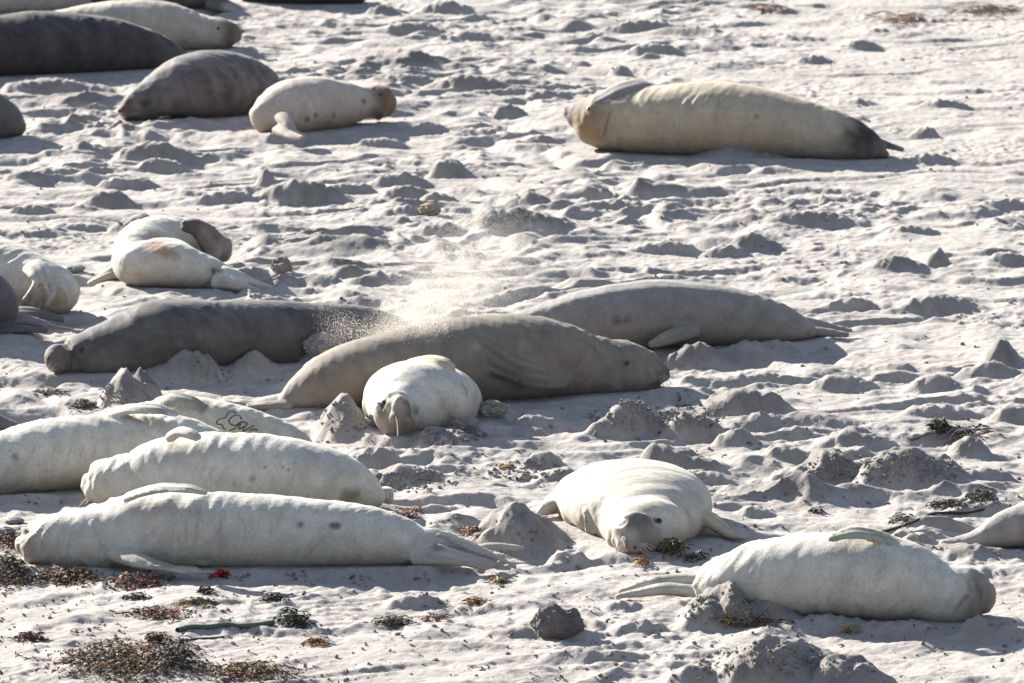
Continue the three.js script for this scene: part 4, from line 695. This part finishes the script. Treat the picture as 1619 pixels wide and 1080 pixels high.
weed('silvery grey seaweed right of the green seaweed by the plump seal', 1100, 882, 44, 14, 80, ['grey', 'dark']);
weed('yellow seaweed piece under the muzzle of the plump white seal', 1015, 890, 22, 12, 40, ['ochre', 'ochre', 'rust']);
weed('dry brown seaweed on the mound beside the white seal on its back', 1200, 985, 110, 16, 150, ['straw', 'grey', 'brown', 'rust']);
weed('small yellow-green seaweed on the sand before the pointed mound', 1150, 985, 30, 8, 40, ['ochre', 'green']);
weed('tangle of dark seaweed stems on the sand at right', 1522, 686, 90, 24, 50, ['dark', 'brown', 'dark', 'grey'], { high: 0.03, len: 0.2, wid: 0.004, flat: 0.75, curl: 0.25 });
weed('green kelp leaf at the left end of the tangle of stems', 1484, 678, 30, 16, 40, ['green', 'dark', 'brown'], { high: 0.06, wid: 0.012 });
weed('dark leafy tuft on the long black stalk at right', 1552, 792, 46, 20, 110, ['dark', 'dark', 'green'], { high: 0.08 });
weed('sparse dark tufts left of the long black stalk', 1425, 826, 44, 22, 70, ['dark', 'brown', 'grey'], { high: 0.05 });
weed('speckled dark weed above the long black stalk', 1500, 800, 90, 16, 90, ['dark', 'grey', 'brown']);
weed('tiny dark weed alone on the sand left of the speckled weed', 1290, 810, 16, 6, 20, ['dark']);
weed('yellow weed at the foot of the seal tail by the right edge', 1600, 858, 40, 14, 70, ['ochre', 'dark', 'dark', 'straw'], { high: 0.07 });
weed('straw coloured weed on the sand below the seal on its back', 1342, 998, 40, 10, 30, ['straw', 'ochre']);
weed('dry brownish grass tuft in the sand at top right', 1425, 32, 64, 18, 70, ['straw', 'rust', 'straw'], { name: 'dry_grass', cat: 'grass', len: 0.2, wid: 0.004, flat: 0.5, curl: 0.15, high: 0.05 });
weed('dry straw grass along the upper right edge', 1555, 18, 120, 20, 130, ['straw', 'straw', 'grey'], { name: 'dry_grass', cat: 'grass', len: 0.25, wid: 0.004, flat: 0.6, curl: 0.12, high: 0.04 });
weed('small dry brown stem at the top, right of centre', 1215, 16, 40, 12, 26, ['rust', 'brown'], { name: 'dry_grass', cat: 'grass', len: 0.22, wid: 0.005, curl: 0.2 });
weed('bright red seaweed leaf beside the belly of the nearest white seal', 350, 911, 28, 9, 26, ['scarlet', 'scarlet', 'scarlet', 'red'], { name: 'red_seaweed', high: 0.035, len: 0.05, wid: 0.01, flat: 0.4 });
weed('dark weed beneath the dark grey seal head', 80, 622, 70, 14, 70, ['dark', 'brown', 'grey']);
weed('brown weed scraps between the dark grey seal and the white seals', 130, 645, 60, 14, 50, ['brown', 'grey', 'dark']);
weed('orange scrap of weed on the sand left of the plump white seal', 802, 740, 12, 8, 16, ['rust', 'ochre'], { wid: 0.008 });
function stalk(label, pts, r, m, name = 'kelp_stalk') {
  const ps = pts.map(([x, y]) => { const p = onSand(x, y); p.y += r * 0.7; return p; }), c = ps[0].clone();
  const g = new THREE.TubeGeometry(new THREE.CatmullRomCurve3(ps.map((p) => p.sub(c))), 30, r, 7), q = g.attributes.position;
  const o = mesh(name, g, m, scene); o.position.copy(c); tag(o, label, 'kelp'); return o;
}
stalk('long green kelp stalk lying on the flat sand at lower left', [[280, 999], [302, 994], [330, 994], [362, 990], [395, 992], [432, 987]], 0.014, matte(0.07, 0.085, 0.055, 0.6));
stalk('thin dark kelp stalk just below the long green stalk', [[292, 1014], [312, 1011], [335, 1010], [354, 1008]], 0.006, WEED.dark);
stalk('long black kelp stalk winding over the sand at right', [[1395, 842], [1420, 835], [1450, 824], [1475, 814], [1500, 812], [1530, 812], [1556, 806]], 0.008, WEED.dark);
// dry scraps sprinkled over the near sand
{
  const g = new THREE.PlaneGeometry(1, 0.4, 2, 1), p = g.attributes.position; for (let i = 0; i < p.count; i++) p.setZ(i, 0.25 * Math.cos(p.getX(i) * 3)); g.rotateX(-Math.PI / 2); g.computeVertexNormals();
  const N = 1700, im = new THREE.InstancedMesh(g, new THREE.MeshStandardMaterial({ roughness: 0.9, side: THREE.DoubleSide }), N), M = new THREE.Matrix4(), Q = new THREE.Quaternion(), C = new THREE.Color();
  const cols = [[0.18, 0.05, 0.04], [0.1, 0.06, 0.04], [0.04, 0.04, 0.035], [0.28, 0.12, 0.06], [0.05, 0.045, 0.04], [0.2, 0.17, 0.12]];
  for (let k = 0; k < N; k++) {
    let x, y; do { x = rr(-10, 1630); y = k < 1300 ? rr(880, 1085) : rr(600, 900); } while (rnd() > (k < 1300 ? mix(1, 0.25, sm(300, 1300, x)) : 0.5) * sm(-0.2, 0.4, n2(x * 0.012 + 4, y * 0.045)));
    const q = onSand(x, y), r = 0.006 + 0.04 * rnd() ** 4; Q.setFromEuler(new THREE.Euler(rr(-0.5, 0.5), rnd() * 6.28, rr(-0.5, 0.5)));
    M.compose(q.setY(q.y + 0.003), Q, new THREE.Vector3(r, r, r)); im.setMatrixAt(k, M); im.setColorAt(k, C.setRGB(...cols[Math.floor(rnd() * cols.length)]));
  }
  im.castShadow = im.receiveShadow = true; im.name = 'seaweed_scraps'; im.userData.kind = 'stuff'; tag(im, 'tiny red and brown seaweed scraps sprinkled over the near sand', 'seaweed'); scene.add(im);
}
// sand flung up by the small white seal: fine grains hanging in the air, coarse ones near their start
{
  const g = new THREE.TetrahedronGeometry(1), N = 270000, im = new THREE.InstancedMesh(g, new THREE.MeshPhysicalMaterial({ color: new THREE.Color().setRGB(0.92, 0.885, 0.83), roughness: 1, transmission: 0.5, thickness: 0 }), N), M = new THREE.Matrix4(), Q = new THREE.Quaternion();
  const z0 = atH(620, 640, 0).z, gs = () => (rnd() + rnd() + rnd() - 1.5) * 1.15;
  for (let k = 0; k < N; k++) {
    let x, y, z, r;
    if (k < 60000) { const t = rnd(); x = mix(560, 690, t) + 26 * gs(); y = mix(625, 520, t) + 22 * gs(); z = z0 - 0.02 + 0.1 * gs(); r = 0.0008 + 0.0008 * rnd(); }
    else if (k < 264000) { const t = rnd() ** 0.8, sp = 26 + 72 * t; x = mix(585, 780, t) + sp * gs() + 30 * n2(t * 6, k % 7); y = mix(590, 398, t ** 0.85) + sp * 0.8 * gs(); z = z0 + mix(-0.1, -1.1, t) + 0.25 * gs(); r = 0.00075 + 0.0007 * rnd(); }
    else if (k < 267500) { const t = rnd(); x = mix(610, 520, t) + 26 * gs(); y = mix(545, 512, t) + 26 * gs(); z = z0 - 0.45 + 0.15 * gs(); r = 0.0011 + 0.0016 * rnd() ** 2; }
    else { x = 512 + 26 * gs(); y = 612 + 28 * gs(); z = z0 + 0.12 + 0.08 * gs(); r = 0.0011 + 0.0016 * rnd() ** 2; }
    const p = atZ(x, y, z); if (p.y < 0.02) p.y = 0.02 + rnd() * 0.2;
    Q.setFromEuler(new THREE.Euler(rnd() * 6, rnd() * 6, rnd() * 6)); M.compose(p, Q, new THREE.Vector3(r, r, r)); im.setMatrixAt(k, M);
  }
  im.castShadow = im.receiveShadow = true; im.name = 'blown_sand'; im.userData.kind = 'stuff'; tag(im, 'cloud of flung sand drifting above the small round white seal', 'sand'); scene.add(im);
}

renderer.render(scene, camera);
